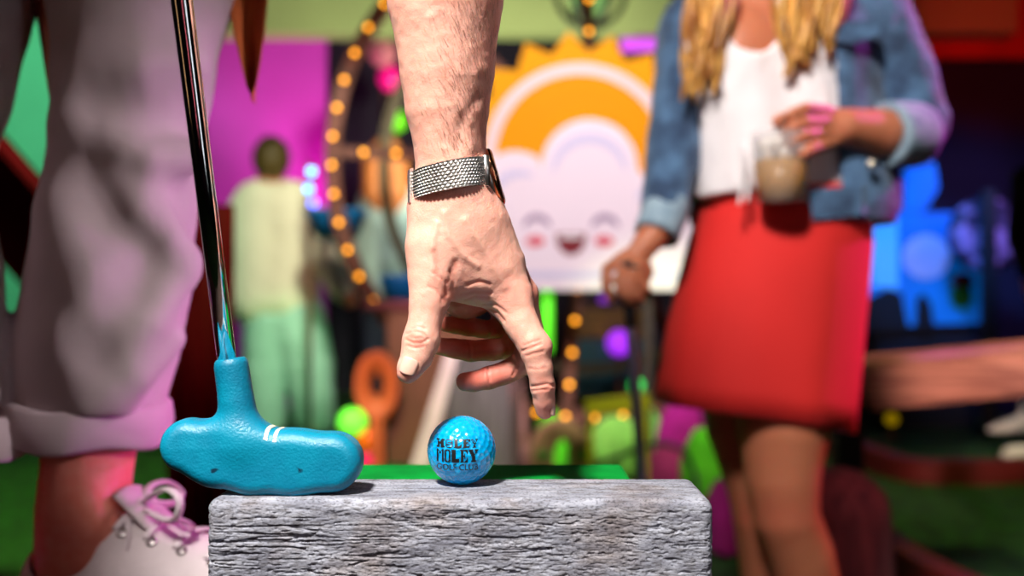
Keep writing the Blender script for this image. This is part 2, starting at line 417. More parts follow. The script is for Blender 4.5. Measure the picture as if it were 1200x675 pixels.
def timber_mat():
    m = mat('weathered_timber', rgb(150, 148, 150), 0.85, spec=0.25); nt = m.node_tree; b = nt.nodes['Principled BSDF']
    tc = nt.nodes.new('ShaderNodeTexCoord')
    def noise(scale, st, det=6):
        mp = nt.nodes.new('ShaderNodeMapping'); mp.inputs['Scale'].default_value = st
        nt.links.new(tc.outputs['Object'], mp.inputs['Vector'])
        n = nt.nodes.new('ShaderNodeTexNoise'); n.inputs['Scale'].default_value = scale; n.inputs['Detail'].default_value = det
        nt.links.new(mp.outputs['Vector'], n.inputs['Vector']); return n.outputs['Fac']
    def ramp(f, p0, c0, p1, c1):
        r = nt.nodes.new('ShaderNodeValToRGB'); e = r.color_ramp.elements
        e[0].position = p0; e[0].color = c0; e[1].position = p1; e[1].color = c1
        nt.links.new(f, r.inputs['Fac']); return r.outputs['Color']
    def mix(f, a, c, bl='MIX'):
        x = nt.nodes.new('ShaderNodeMix'); x.data_type = 'RGBA'; x.blend_type = bl
        if hasattr(f, 'links'): nt.links.new(f, x.inputs[0])
        else: x.inputs[0].default_value = f
        nt.links.new(a, x.inputs[6]); nt.links.new(c, x.inputs[7]); return x.outputs[2]
    a = ramp(noise(3.0, (10, 40, 60)), 0.35, rgb(132, 134, 146), 0.65, rgb(186, 190, 202))
    bcol = ramp(noise(5.0, (30, 60, 140)), 0.38, rgb(120, 112, 112), 0.50, rgb(222, 224, 234))
    c = mix(0.55, a, bcol, 'MULTIPLY')
    warm = ramp(noise(2.0, (12, 12, 12)), 0.5, rgb(255, 255, 255), 0.75, rgb(236, 205, 176))
    c = mix(0.7, c, warm, 'MULTIPLY')
    sp = ramp(noise(60.0, (10, 10, 22), 2), 0.36, rgb(60, 52, 50), 0.46, rgb(255, 255, 255))
    c = mix(0.5, c, sp, 'MULTIPLY')
    br = nt.nodes.new('ShaderNodeBrightContrast'); br.inputs['Bright'].default_value = -0.01
    nt.links.new(c, br.inputs['Color']); nt.links.new(br.outputs['Color'], b.inputs['Base Color'])
    bp = nt.nodes.new('ShaderNodeBump'); bp.inputs['Strength'].default_value = 0.6; bp.inputs['Distance'].default_value = 0.0008
    nt.links.new(noise(30.0, (12, 30, 60), 4), bp.inputs['Height']); nt.links.new(bp.outputs['Normal'], b.inputs['Normal'])
    return m
tag(link('timber_block', timber(), timber_mat()), 'weathered grey timber block with torn grain under the blue golf ball', 'timber')

board_m = mat('green_felt', rgb(0, 150, 56), 0.95, c2=rgb(0, 118, 42), vscale=30, bump=0.3, bscale=900, spec=0.1)
t = thing('turf_step', 'flat bright green felted step just behind the grey timber block', 'step', (-0.05, 0.69, DK))
link('felt_top', box((-0.172, 0.646, 0.7085), (0.0818, 0.7385, 0.7195), 0.003), board_m, t, smooth=False)
link('side_board', box((-0.168, 0.650, DK), (0.0775, 0.733, 0.7085), 0.002), deck_wood, t, smooth=False)

# ------------------------------------------------------------------ golf ball
def golf_ball():
    R = 0.02135; c = P(541, 527, 0.62); c.z = TZ + R - 0.0003
    bm = bmesh.new(); bmesh.ops.create_icosphere(bm, subdivisions=7, radius=1.0)
    V = np.array([v.co for v in bm.verts]); n = 332; i = np.arange(n) + 0.5
    th = PI * (1 + 5 ** 0.5) * i; zz = 1 - 2 * i / n
    D = np.stack([np.sqrt(1 - zz * zz) * np.cos(th), zz, np.sqrt(1 - zz * zz) * np.sin(th)], 1)
    mx = np.concatenate([(ch @ D.T).max(1) for ch in np.array_split(V, 60)]); ang = np.arccos(np.clip(mx, -1, 1))
    a0 = 0.098; dep = np.where(ang < a0, 1 - (ang / a0) ** 2, 0)
    V = V * (R - 0.00042 * dep)[:, None] + np.array(c)
    for v, q in zip(bm.verts, V): v.co = q
    m = mat('ball_blue', rgb(0, 164, 232), 0.2, coat=0.6, sss=0.15)
    t = thing('golf_ball', 'bright blue dimpled golf ball with black lettering on the timber', 'ball', c - Vector((0, 0, R)))
    link('ball', bm_mesh(bm), m, t)
    ink = mat('black_ink', rgb(10, 10, 14), 0.5)
    px = R / 40.3
    def onto(u, v):                          # u right, v up, in photo pixels off the ball's centre; the marks wrap the ball
        y = -math.sqrt(max(R * R - (u * px) ** 2 - (v * px) ** 2, 1e-9)); q = Vector((u * px, y, v * px)).normalized()
        q.rotate(Matrix.Rotation(math.radians(5), 4, 'Z'))
        return c + q * (R + 0.00006)
    GL = {'H1': ["###..###", "###.####", ".#..###.", ".######.", ".######.", ".##.###.", ".##.###.", "###.####", "###.####"],
          'O1': [".#####.", "#.....#", "#.....#", "#.#####", "#.....#", "#####.#", "#.....#", "#.....#", ".#####."],
          'L1': ["#####...", ".###....", ".###....", ".###....", ".###....", ".###...#", ".###..##", ".#######", "########"],
          'E1': ["########", ".###..##", ".###.#.#", ".#####..", ".####.#.", ".###.#..", ".###...#", ".######.", "#######."],
          'Y1': ["##..###", "#.#..#.", ".#.#.#.", ".##.#..", "..###..", "...#...", "..##...", "..##...", ".####.."],
          'M2': ["##....##", "###..###", "##.##.##", "##.##.##", "##.##.##", "##....##", "##....##", "##....##", "##....##", "##....##", "##....##", "##....##", "##....##", "##....##"],
          'O2': [".#####.", "###.###", "##...##", "##...##", "##...##", "##...##", "##...##", "##...##", "##...##", "##...##", "##...##", "##...##", "###.###", ".#####."],
          'L2': ["#####....", "#####....", "#####....", "#####....", "#####....", "#####....", "#####....", "#####....", "#####....", "#####....", "#########", "#########", "#########", "#########"],
          'E2': ["#########", ".###..###", ".###...##", ".###....#", ".###.#..#", ".###.#...", ".#####...", ".#####...", ".###.#...", ".###.#..#", ".###....#", ".###...##", ".###..###", "#########"],
          'Y2': ["######.#####", ".####...###.", ".#####..##..", "..####..##..", "..#####.#...", "...#####....", "...####.....", "....####....", "....####....", "....####....", "....####....", "....####....", "...######...", "...######..."]}
    def rows(keys, u0, v0, u1, v1):
        tot = sum(len(GL[k][0]) + 1 for k in keys) - 1; du = (u1 - u0) / tot; dv = (v0 - v1) / len(GL[keys[0]])
        V = []; Q = []; x = 0
        for k in keys:
            for r, line in enumerate(GL[k]):
                for cc, ch in enumerate(line):
                    if ch == '#':
                        o = len(V)
                        for a, b in ((0, 0), (1, 0), (1, 1), (0, 1)):
                            V.append(onto(u0 + (x + cc + a) * du, v0 - (r + 1 - b) * dv))
                        Q.append((o, o + 1, o + 2, o + 3))
            x += len(GL[k][0]) + 1
        return V, Q
    me = raw(*merge([rows(['H1', 'O1', 'L1', 'E1', 'Y1'], -29.5, 18.0, 17.5, 8.6), rows(['M2', 'O2', 'L2', 'E2', 'Y2'], -29.5, 6.8, 18, -7.6)]))
    link('lettering', me, ink, t)
    cu = bpy.data.curves.new('txt', 'FONT'); cu.body = 'GOLF CLUB'; cu.size = 1; cu.resolution_u = 3; cu.offset = 0.008
    ob = bpy.data.objects.new('tmp', cu); COL.objects.link(ob)
    dg = bpy.context.evaluated_depsgraph_get(); dg.update(); me = bpy.data.meshes.new_from_object(ob.evaluated_get(dg))
    bpy.data.objects.remove(ob)
    xs = [v.co.x for v in me.vertices]; ys = [v.co.y for v in me.vertices]
    for v in me.vertices:
        v.co = onto(-29.5 + 47 * (v.co.x - min(xs)) / (max(xs) - min(xs)), -17.2 + 7.4 * (v.co.y - min(ys)) / (max(ys) - min(ys)))
    link('lettering', me, ink, t, smooth=False)
golf_ball()

# ------------------------------------------------------------------ blue rubber putter
rubber = mat('blue_rubber', rgb(0, 138, 172), 0.40, c2=rgb(0, 118, 154), vscale=40, ramp=(0.3, 0.6), bump=0.25, bscale=700)
def rubber_scuffs(m):
    nt = m.node_tree; b = nt.nodes['Principled BSDF']; base = b.inputs['Base Color'].links[0].from_socket
    tc = nt.nodes.new('ShaderNodeTexCoord'); n = nt.nodes.new('ShaderNodeTexNoise'); n.inputs['Scale'].default_value = 95; n.inputs['Detail'].default_value = 3
    n.inputs['Distortion'].default_value = 0.8
    nt.links.new(tc.outputs['Object'], n.inputs['Vector']); r = nt.nodes.new('ShaderNodeValToRGB')
    r.color_ramp.elements[0].position = 0.71; r.color_ramp.elements[0].color = (0, 0, 0, 1)
    r.color_ramp.elements[1].position = 0.76; r.color_ramp.elements[1].color = (1, 1, 1, 1)
    nt.links.new(n.outputs['Fac'], r.inputs['Fac']); x = nt.nodes.new('ShaderNodeMix'); x.data_type = 'RGBA'
    nt.links.new(r.outputs['Color'], x.inputs[0]); nt.links.new(base, x.inputs[6]); x.inputs[7].default_value = rgb(6, 50, 74)
    nt.links.new(x.outputs[2], b.inputs['Base Color'])
rubber_scuffs(rubber)
chrome = mat('chrome', rgb(226, 226, 230), 0.08, 1.0)
PD = 0.594
def putter():
    D = PD; s = D / F
    pts = [(223, 520, 31), (256, 529, 36.5), (300, 537, 37.5), (345, 540, 36), (391, 539, 34)]
    pts = [(np.array([(x - 600) * s, CZ - (y - 337.5) * s]), r * s) for x, y, r in pts]
    low = min(p[0][1] - p[1] for p in pts); dz = TZ - low
    f = Field(P(180, 590, D) - Vector((0, 0.026, 0)), P(440, 405, D) + Vector((0, 0.026, 0)), 0.0006)
    rho, hw = 0.008, 0.0135
    def blade(X):
        x = X[..., 0]; z = X[..., 2] - dz; y = X[..., 1] - D; d2 = np.full(x.shape, 1.0)
        for (A, ra), (B, rb) in zip(pts[:-1], pts[1:]):
            ab = B - A; t_ = np.clip(((x - A[0]) * ab[0] + (z - A[1]) * ab[1]) / (ab @ ab), 0, 1)
            d = np.hypot(x - A[0] - t_ * ab[0], z - A[1] - t_ * ab[1]) - (ra + t_ * (rb - ra))
            k = 0.006; h = np.maximum(k - np.abs(d2 - d), 0) / k; d2 = np.minimum(d2, d) - h * h * k * 0.25
        tp = hw - 0.10 * np.maximum(z - (CZ - (520 - 337.5) * s), 0)
        a = d2 + rho; b = np.abs(y) - tp + rho
        return np.minimum(np.maximum(a, b), 0) + np.hypot(np.maximum(a, 0), np.maximum(b, 0)) - rho
    f.op(blade, f.lo, f.lo + f.vox * f.n)
    off = Vector((0, 0, dz))
    f.chain([(P(269, 412, D) + off, 19.6 * s), (P(277, 470, D) + off, 20.5 * s), (P(286, 515, D) + off, 23 * s)], 0.011)
    f.plane(P(268.5, 415.5, D) + off, (P(268, 400, D) - P(277, 470, D)), 0.007)
    V, Q = f.arrays(2)
    a = P(265.5, 418, D) + off; b = P(212, -8, 0.556) + off * 0.5; ax = (b - a).normalized()
    t = thing('putter', 'turquoise rubber putter with chrome shaft, head resting on the timber', 'putter', P(320, 577, D) + off)
    hd = link('putter_head', npmesh(V, Q), rubber, t)
    px, py = to_px(V); cream = mat('cream_paint', rgb(240, 226, 200), 0.5)
    from mathutils.bvhtree import BVHTree
    bvh = BVHTree.FromPolygons([Vector(v) for v in V], [tuple(q) for q in Q])
    for cx in (317, 327.5):                  # two painted aim marks across the top edge
        G_ = []
        for i in range(13):
            row = []
            for j in (0, 1, 2):
                y = D - 0.0128 + 0.0256 * i / 12; x = (cx - 600 + (j - 1) * 2.1 + 4 * i / 12) * s
                h = bvh.ray_cast(Vector((x, y, TZ + 0.06)), Vector((0, 0, -1)))
                row.append((h[0] + h[1] * 0.0002) if h[0] else None)
            G_.append(row)
        vv = []; qq = []
        for i in range(12):
            for j in range(2):
                c4 = [G_[i][j], G_[i][j + 1], G_[i + 1][j + 1], G_[i + 1][j]]
                if all(c4): o = len(vv); vv += c4; qq.append((o, o + 1, o + 2, o + 3))
        link('aim_mark', raw(vv, qq), cream, hd)
    link('shaft', raw(*sweep([a - ax * 0.012, a + ax * 0.1, b, b + ax * 0.05], [0.0056, 0.0056, 0.0060, 0.0061], 40)), chrome, t)
    g0 = b + ax * 0.05
    link('grip', raw(*sweep([g0, g0 + ax * 0.01, g0 + ax * 0.22, g0 + ax * 0.245], [0.0085, 0.0115, 0.0135, 0.012], 24)), mat('black_grip', rgb(20, 20, 22), 0.8), t)
    return g0, ax
GRIP0, GAX = putter()

# ------------------------------------------------------------------ the man in the foreground
def skin_mat(name, base, flush, bump=0.25):
    m = mat(name, base, 0.48, sss=0.25, spec=0.4); nt = m.node_tree; b = nt.nodes['Principled BSDF']
    at = nt.nodes.new('ShaderNodeAttribute'); at.attribute_name = 'flush'
    tc = nt.nodes.new('ShaderNodeTexCoord')
    n = nt.nodes.new('ShaderNodeTexNoise'); n.inputs['Scale'].default_value = 90; n.inputs['Detail'].default_value = 4
    nt.links.new(tc.outputs['Object'], n.inputs['Vector'])
    ma = nt.nodes.new('ShaderNodeMath'); ma.operation = 'MULTIPLY_ADD'; ma.inputs[1].default_value = 0.5; ma.inputs[2].default_value = -0.22
    nt.links.new(n.outputs['Fac'], ma.inputs[0])
    ad = nt.nodes.new('ShaderNodeMath'); ad.operation = 'ADD'; ad.use_clamp = True
    nt.links.new(ma.outputs[0], ad.inputs[0]); nt.links.new(at.outputs['Fac'], ad.inputs[1])
    x = nt.nodes.new('ShaderNodeMix'); x.data_type = 'RGBA'; x.inputs[6].default_value = base; x.inputs[7].default_value = flush
    nt.links.new(ad.outputs[0], x.inputs[0]); nt.links.new(x.outputs[2], b.inputs['Base Color'])
    v = nt.nodes.new('ShaderNodeTexVoronoi'); v.inputs['Scale'].default_value = 900
    nt.links.new(tc.outputs['Object'], v.inputs['Vector'])
    bp = nt.nodes.new('ShaderNodeBump'); bp.inputs['Strength'].default_value = bump; bp.inputs['Distance'].default_value = 0.0004
    nt.links.new(v.outputs['Distance'], bp.inputs['Height']); nt.links.new(bp.outputs['Normal'], b.inputs['Normal'])
    return m
SKIN = skin_mat('skin', rgb(238, 180, 162), rgb(214, 88, 74))

HD = 0.62
def H(x, y, dd=0.0): return P(x, y, HD + dd)
hs = HD / F
def hand_arrays():
    f = Field((H(430, 520) - Vector((0, 0.075, 0))), (H(690, -170) + Vector((0, 0.105, 0))), 0.00085)
    C = lambda pts, k: f.chain([(H(x, y, dd), r * hs) for x, y, dd, r in pts], k * hs)
    # forearm: two bones side by side in depth, wide dimension of the wrist runs away from the camera
    C([(520, -150, -0.012, 74), (522, 0, -0.011, 66), (524, 83, -0.009, 54), (524, 125, -0.008, 48), (527, 170, -0.007, 41), (529, 212, -0.006, 39.5), (530, 245, -0.004, 42)], 10)
    C([(520, -150, 0.020, 70), (522, 0, 0.018, 63), (524, 83, 0.016, 51), (525, 125, 0.015, 45), (528, 170, 0.014, 39), (530, 212, 0.013, 38), (532, 245, 0.014, 40)], 10)
    # metacarpal mass
    C([(532, 240, 0.0, 42), (546, 272, 0.004, 50), (566, 312, 0.010, 45)], 28)
    C([(548, 262, 0.004, 38), (577, 312, 0.004, 32), (598, 346, 0.002, 24)], 26)              # index metacarpal
    C([(548, 258, 0.020, 38), (586, 312, 0.024, 28), (612, 343, 0.022, 18.5)], 14)              # middle
    C([(544, 258, 0.034, 34), (578, 318, 0.042, 26), (600, 346, 0.044, 17)], 22)              # ring
    C([(540, 258, 0.046, 30), (566, 316, 0.058, 24), (582, 348, 0.061, 16)], 20)              # little
    C([(536, 268, 0.034, 38), (540, 322, 0.048, 30), (552, 345, 0.050, 22)], 24)              # heel of the palm
    C([(513, 252, -0.004, 30), (503, 290, -0.014, 26), (504, 330, -0.018, 24), (503, 352, -0.020, 21.5)], 24)   # thumb metacarpal
    f.ell(H(528, 300, -0.006), (36 * hs, 0.017, 44 * hs), 30 * hs)                            # web muscle
    f.ell(H(556, 322, 0.0), (33 * hs, 0.014, 26 * hs), 24 * hs)
    f.ell(H(546, 352, .046), (30 * hs, .022, 23 * hs), 12 * hs)
    # thumb
    C([(503, 350, -0.020, 21), (499, 372, -0.022, 19.5), (494, 398, -0.025, 19.5), (488, 418, -0.028, 18), (481, 431, -0.031, 15), (478, 437, -0.032, 12)], 7)
    C([(494, 398, -0.025, 19.8), (493, 400, -0.025, 19.8)], 6)
    # index finger
    C([(598, 350, 0.001, 24), (610, 378, -0.004, 20.5), (627, 407, -0.008, 18)], 14)
    C([(627, 405, -0.008, 17.6), (632, 430, -0.008, 15.6), (636, 454, -0.006, 13.8)], 6)
    C([(636, 452, -0.006, 13.7), (637.5, 470, -0.003, 12.6), (638.5, 481, -0.001, 10.8)], 4)
    # middle finger: down behind the index, then back towards the thumb side
    C([(612, 346, 0.022, 18), (622, 388, 0.030, 16), (615, 424, 0.030, 15)], 8)
    C([(615, 424, 0.030, 15), (594, 436, 0.026, 14.5), (573, 443, 0.022, 13.4)], 5)
    C([(573, 443, 0.022, 13.2), (556, 447, 0.018, 12.4), (545, 447, 0.015, 11.2)], 4)
    # ring finger
    C([(600, 348, 0.044, 17), (610, 380, 0.048, 15), (599, 407, 0.046, 14.2)], 8)
    C([(599, 407, 0.046, 14.2), (576, 410, 0.042, 14), (552, 411, 0.038, 13)], 5)
    C([(552, 411, 0.038, 13), (530, 408, 0.036, 12.4), (516, 406, 0.034, 11)], 4)
    # little finger
    C([(582, 350, 0.061, 16), (590, 372, 0.062, 13.5), (580, 388, 0.060, 12)], 8)
    C([(580, 388, 0.060, 12), (562, 385, 0.056, 12), (548, 383, 0.053, 11.4)], 5)
    C([(548, 383, 0.053, 11.4), (532, 381, 0.050, 11), (522, 380, 0.048, 9.5)], 4)
    V, Q = f.arrays(2)
    px, py = to_px(V); N = vnormals(V, Q); tocam = -(V - np.array([0, 0, CZ])); tocam /= np.linalg.norm(tocam, axis=1)[:, None]
    facing = np.clip((N * tocam).sum(1) * 2.5, 0, 1); dd = V[:, 1] - HD
    def pl(pts):
        best = np.full(len(V), 1e9)
        for (x0, y0), (x1, y1) in zip(pts[:-1], pts[1:]):
            ab = np.array([x1 - x0, y1 - y0]); t = np.clip(((px - x0) * ab[0] + (py - y0) * ab[1]) / (ab @ ab), 0, 1)
            best = np.minimum(best, np.hypot(px - x0 - t * ab[0], py - y0 - t * ab[1]))
        return best
    dis = np.zeros(len(V)); fl = np.zeros(len(V))
    def crease(pts, depth, sig, d0=-0.08, d1=0.012, tint=0.25):
        nonlocal dis, fl
        g = np.exp(-(pl(pts) / sig) ** 2) * ((dd > d0) & (dd < d1)) * facing
        dis = dis - depth * g; fl = np.maximum(fl, tint * g)
    def bulge(x, y, r, h, d0=-0.08, d1=0.03):
        nonlocal dis
        dis = dis + h * np.exp(-((px - x) ** 2 + (py - y) ** 2) / r ** 2) * ((dd > d0) & (dd < d1))
    # thumb joint wrinkles
    crease([(476, 391), (485, 388), (496, 391), (502, 398)], 0.0009, 1.5); crease([(476, 398), (484, 402), (494, 402), (501, 398)], 0.0010, 1.4)
    crease([(478, 405), (487, 408), (496, 406)], 0.0008, 1.5); crease([(480, 395), (488, 397), (495, 396)], 0.0006, 1.2)
    crease([(482, 385), (490, 383), (498, 385)], 0.0005, 1.4); bulge(488, 397, 9, 0.0009)
    # skin of the web between thumb and index finger
    for pts in ([(526, 345), (524, 334), (518, 326), (508, 320)], [(532, 340), (533, 328), (528, 318)], [(540, 346), (556, 342), (575, 344)],
                [(519, 350), (512, 340), (503, 336)], [(545, 352), (558, 348), (572, 350)], [(548, 334), (560, 330), (574, 333)]):
        crease(pts, 0.0007, 2.2, d1=0.02, tint=0.35)
    crease([(522, 352), (526, 338), (530, 322), (534, 308)], 0.0011, 5, d1=0.02, tint=0.4)
    crease([(508, 296), (516, 316), (524, 330)], 0.0008, 4, tint=0.15)
    # index: base, PIP, DIP
    crease([(571, 362), (582, 366), (590, 376)], 0.0010, 2); crease([(566, 358), (580, 357), (592, 366)], 0.0007, 2)
    crease([(612, 411), (622, 408), (634, 403)], 0.0010, 1.5); crease([(614, 405), (624, 401), (634, 398)], 0.0006, 1.4)
    crease([(617, 417), (626, 414), (636, 412)], 0.0006, 1.4); crease([(623, 453), (632, 452), (641, 450), (649, 452)], 0.0012, 1.5)
    crease([(623, 458), (632, 457), (642, 456)], 0.0007, 1.3); crease([(620, 432), (630, 433), (640, 431)], 0.0004, 1.4)
    bulge(641, 405, 9, 0.0009); bulge(644, 452, 7, 0.0006); bulge(636, 472, 7, 0.0005)
    # curled fingers
    crease([(571, 430), (573, 443), (575, 456)], 0.0010, 1.5, 0.0, 0.05); crease([(566, 432), (568, 442)], 0.0006, 1.4, 0.0, 0.05)
    crease([(549, 399), (552, 411), (551, 423)], 0.0009, 1.4, 0.015, 0.07); crease([(590, 398), (596, 408), (590, 420)], 0.0009, 1.6, 0.02, 0.08)
    crease([(603, 416), (607, 428), (601, 440)], 0.0009, 1.6, 0.005, 0.06); crease([(571, 378), (576, 388), (572, 398)], 0.0008, 1.5, 0.03, 0.1)
    # tendons, veins and the edge of the forearm muscle
    g = lambda pts, s: np.exp(-(pl(pts) / s) ** 2)
    dis += 0.0011 * g([(546, 258), (572, 300), (592, 336)], 5) * (dd < 0.03)
    dis += 0.0009 * g([(520, 250), (526, 276), (543, 300), (560, 312)], 4) * (dd < 0.01)
    dis += 0.0008 * g([(512, 262), (506, 292), (508, 322)], 4) * (dd < 0.01)
    dis += 0.0010 * g([(505, 20), (515, 70), (530, 110), (548, 140), (552, 175)], 6) * (dd < 0.01)
    dis -= 0.0010 * g([(536, 172), (542, 140), (560, 116)], 7) * (dd < 0.01)
    dis += 0.0009 * (fbm(V * 160, 5, 3) - 0.5) * np.clip((py + 100) / 100, 0, 1)
    V = V + N * dis[:, None]; V = lap(V, Q, 0.35)
    # redder skin at the finger ends, knuckles and inside the curled hand
    for x, y, r, s, a, b in ((640, 482, 16, .45, -.05, .02), (478, 440, 14, .3, -.06, .02), (488, 397, 13, .4, -.06, .02), (634, 405, 14, .3, -.06, .02), (640, 453, 11, .35, -.06, .02),
                             (560, 440, 60, .7, .008, .12), (545, 395, 60, .85, .02, .15), (600, 400, 35, .55, .012, .12), (620, 340, 22, .45, .006, .08),
                             (526, 340, 22, .3, -.05, .03), (600, 350, 24, .18, -.05, .03)):
        fl = np.maximum(fl, s * np.exp(-((px - x) ** 2 + (py - y) ** 2) / r ** 2) * ((dd > a) & (dd < b)))
    fl = np.maximum(fl, 0.22 * np.clip((px - 545) / 25, 0, 1) * (py < 185))
    return V, Q, fl

def man():
    t = thing('person', 'person in rolled-up trousers and white sneaker reaching down towards the blue ball', 'person', (-0.45, 0.95, DK))
    hv, hq, fl = hand_arrays()
    # the rest of the body, bent over from the hips; coarser, joined to the forearm well above the frame
    f = Field((-0.86, 0.22, DK - 0.01), (0.16, 1.40, 1.82), 0.009)
    A1 = H(521, -140, 0.004)
    f.chain([(A1 - (A1 - H(521, -60, 0.004)) * 0.0, 0.041), ((-0.05, 0.70, 1.20), 0.047), ((-0.09, 0.86, 1.40), 0.056)], 0.02)
    f.chain([((-0.13, 0.86, 1.43), 0.07), ((-0.30, 0.86, 1.45), 0.10), ((-0.46, 0.86, 1.43), 0.07)], 0.06)
    f.chain([((-0.30, 0.86, 1.45), 0.13), ((-0.42, 1.00, 1.43), 0.135), ((-0.54, 1.14, 1.37), 0.15)], 0.08)
    f.chain([((-0.20, 0.80, 1.47), 0.06), ((-0.16, 0.72, 1.52), 0.055)], 0.04)
    f.ell((-0.12, 0.66, 1.57), (0.078, 0.095, 0.11), 0.03); f.ell((-0.10, 0.565, 1.545), (0.014, 0.02, 0.02), 0.02)
    for sx in (-1, 1): f.ell((-0.12 + sx * 0.08, 0.67, 1.56), (0.012, 0.02, 0.03), 0.01)
    # second arm, hand closed round the putter grip
    gp = GRIP0 + GAX * 0.12
    f.chain([((-0.47, 0.86, 1.42), 0.056), ((-0.42, 0.62, 1.30), 0.046), (gp + Vector((-0.04, 0.05, 0.0)), 0.03)], 0.02)
    f.ell(gp + Vector((-0.028, 0.012, 0)), (0.026, 0.032, 0.045), 0.02)
    for k in range(4):
        q = gp + GAX * (0.03 - 0.02 * k); f.chain([(q + Vector((-0.03, -0.012, 0)), 0.010), (q + Vector((-0.005, -0.023, 0)), 0.0095), (q + Vector((0.018, -0.012, 0)), 0.009), (q + Vector((0.02, 0.004, 0)), 0.008)], 0.004)
    f.chain([(gp + GAX * 0.045 + Vector((-0.03, 0, 0)), 0.012), (gp + GAX * 0.07 + Vector((-0.004, -0.02, 0)), 0.011), (gp + GAX * 0.075 + Vector((0.015, -0.008, 0)), 0.009)], 0.006)
    # legs
    a1 = P(104, 600, 0.93)
    f.chain([((-0.46, 1.12, 1.34), 0.095), (P(150, 175, 0.95), 0.062), (P(112, 440, 0.945), 0.056), (P(105, 525, 0.935), 0.0415), (P(97, 600, 0.93), 0.0415), (P(86, 645, 0.932), 0.035), (P(84, 690, 0.932), 0.029)], 0.02)
    f.chain([(P(104, 630, 0.925), 0.030), (P(200, 690, 0.90), 0.022)], 0.02)
    f.ell(P(112, 608, 0.895), (0.018, 0.014, 0.018), 0.02)
    f.chain([((-0.62, 1.16, 1.34), 0.095), ((-0.55, 0.93, 0.98), 0.06), ((-0.555, 0.91, 0.74), 0.05), ((-0.57, 0.92, 0.60), 0.036)], 0.03)
    f.chain([((-0.57, 0.91, 0.58), 0.034), ((-0.59, 0.82, 0.562), 0.022)], 0.02)
    bv, bq = f.arrays(2); px, py = to_px(bv)
    fb = np.where(py > 515, 0.55, 0.1)
    V, Q = join((hv, hq), (bv, bq)); me = npmesh(V, Q)
    at = me.attributes.new('flush', 'FLOAT', 'POINT'); at.data.foreach_set('value', np.concatenate([fl, fb]).astype(np.float32))
    body = link('body', me, SKIN, t)
    from mathutils.bvhtree import BVHTree
    bvh = BVHTree.FromPolygons([Vector(v) for v in hv], [tuple(q) for q in hq])
    nail_m = mat('fingernail', rgb(244, 196, 180), 0.25, sss=0.2, coat=0.4)
    def nail(c, along, normal, L, W, R):
        a = along.normalized(); n = (normal - a * normal.dot(a)).normalized(); s = a.cross(n); V = []; Q = []; nu, nv = 12, 12
        for lay in (0.0004, -0.0012):
            for i in range(nu + 1):
                for j in range(nv + 1):
                    u = -1 + 2 * i / nu; v = -1 + 2 * j / nv
                    wv = W * (0.86 + 0.14 * min(1, (1 - abs(u)) * 3)) * v; x = L * u * math.sqrt(max(0.0, 1 - 0.22 * v * v))
                    if u > 0: x = L * u * math.sqrt(1 - 0.35 * v * v)
                    V.append(c + a * x + s * wv + n * (lay + math.sqrt(R * R - wv * wv) - R - 0.0005 * u * u))
        m_ = (nu + 1) * (nv + 1)
        for i in range(nu):
            for j in range(nv):
                k = i * (nv + 1) + j; Q.append((k, k + 1, k + nv + 2, k + nv + 1)); Q.append((m_ + k, m_ + k + nv + 1, m_ + k + nv + 2, m_ + k + 1))
        rim = [i * (nv + 1) for i in range(nu + 1)] + [nu * (nv + 1) + j for j in range(1, nv + 1)] + [i * (nv + 1) + nv for i in range(nu - 1, -1, -1)] + [j for j in range(nv - 1, 0, -1)]
        for i in range(len(rim)):
            a_, b_ = rim[i], rim[(i + 1) % len(rim)]; Q.append((a_, b_, m_ + b_, m_ + a_))
        me = raw(V, Q); bm = bmesh.new(); bm.from_mesh(me); bmesh.ops.recalc_face_normals(bm, faces=bm.faces); bm.to_mesh(me); bm.free()
        link('fingernail', me, nail_m, body)
    # thumbnail, seen face on
    o = Vector((0, 0, CZ)); tgt = H(478, 429, -0.03); h = bvh.ray_cast(o, (tgt - o).normalized())
    if h[0]: nail(h[0] + h[1] * 0.0006, H(474, 441, -0.029) - H(483, 418, -0.028), (h[1] + Vector((-0.15, -0.5, 0.05))), 9.6 * hs, 9.6 * hs, 13.5 * hs)
    # index nail, seen from its edge
    tgt = H(640, 480, 0.0); h = bvh.ray_cast(tgt + Vector((0.05, -0.01, 0.006)), Vector((-1, 0.2, -0.1)).normalized())
    if h[0]: nail(h[0] + h[1] * 0.0003, H(638.5, 492, -0.001) - H(637.5, 468, -0.003), h[1], 9.5 * hs, 9.0 * hs, 12 * hs)
    # fine hair on the forearm
    rnd = random.Random(5); hv_ = []; hf_ = []
    for i in range(900):
        y = rnd.uniform(-20, 175); x = rnd.gauss(552 - y * 0.06, 24); tg = H(x, y, 0); h = bvh.ray_cast(o, (tg - o).normalized())
        if not h[0] or h[3] > 0.7: continue
        p = h[0]; n = h[1]; dn = Vector((rnd.uniform(0.1, 0.9), -0.2, -1)).normalized(); tn = (dn - n * dn.dot(n)).normalized(); L = rnd.uniform(0.004, 0.008)
        v, q = sweep([p - n * 0.0003, p + tn * L * 0.5 + n * 0.0007, p + tn * L + n * 0.0004], [0.00005, 0.00005, 0.00002], 3)
        k = len(hv_); hv_ += v; hf_ += [tuple(a + k for a in g) for g in q]
    tag(link('arm_hair', raw(hv_, hf_), mat('arm_hair', rgb(120, 76, 52), 0.5), t), kind='stuff')

    # trousers
    cloth = mat('trouser_cloth', rgb(186, 172, 178), 0.85, var=0.12, vscale=12, bump=0.35, bscale=900, sheen=0.25)
    D = 0.95; s = D / F
    f = Field((-0.72, 0.70, 0.655), (-0.20, 1.32, 1.50), 0.004)
    TP = lambda x, y, dd=0: P(x, y, D + dd)
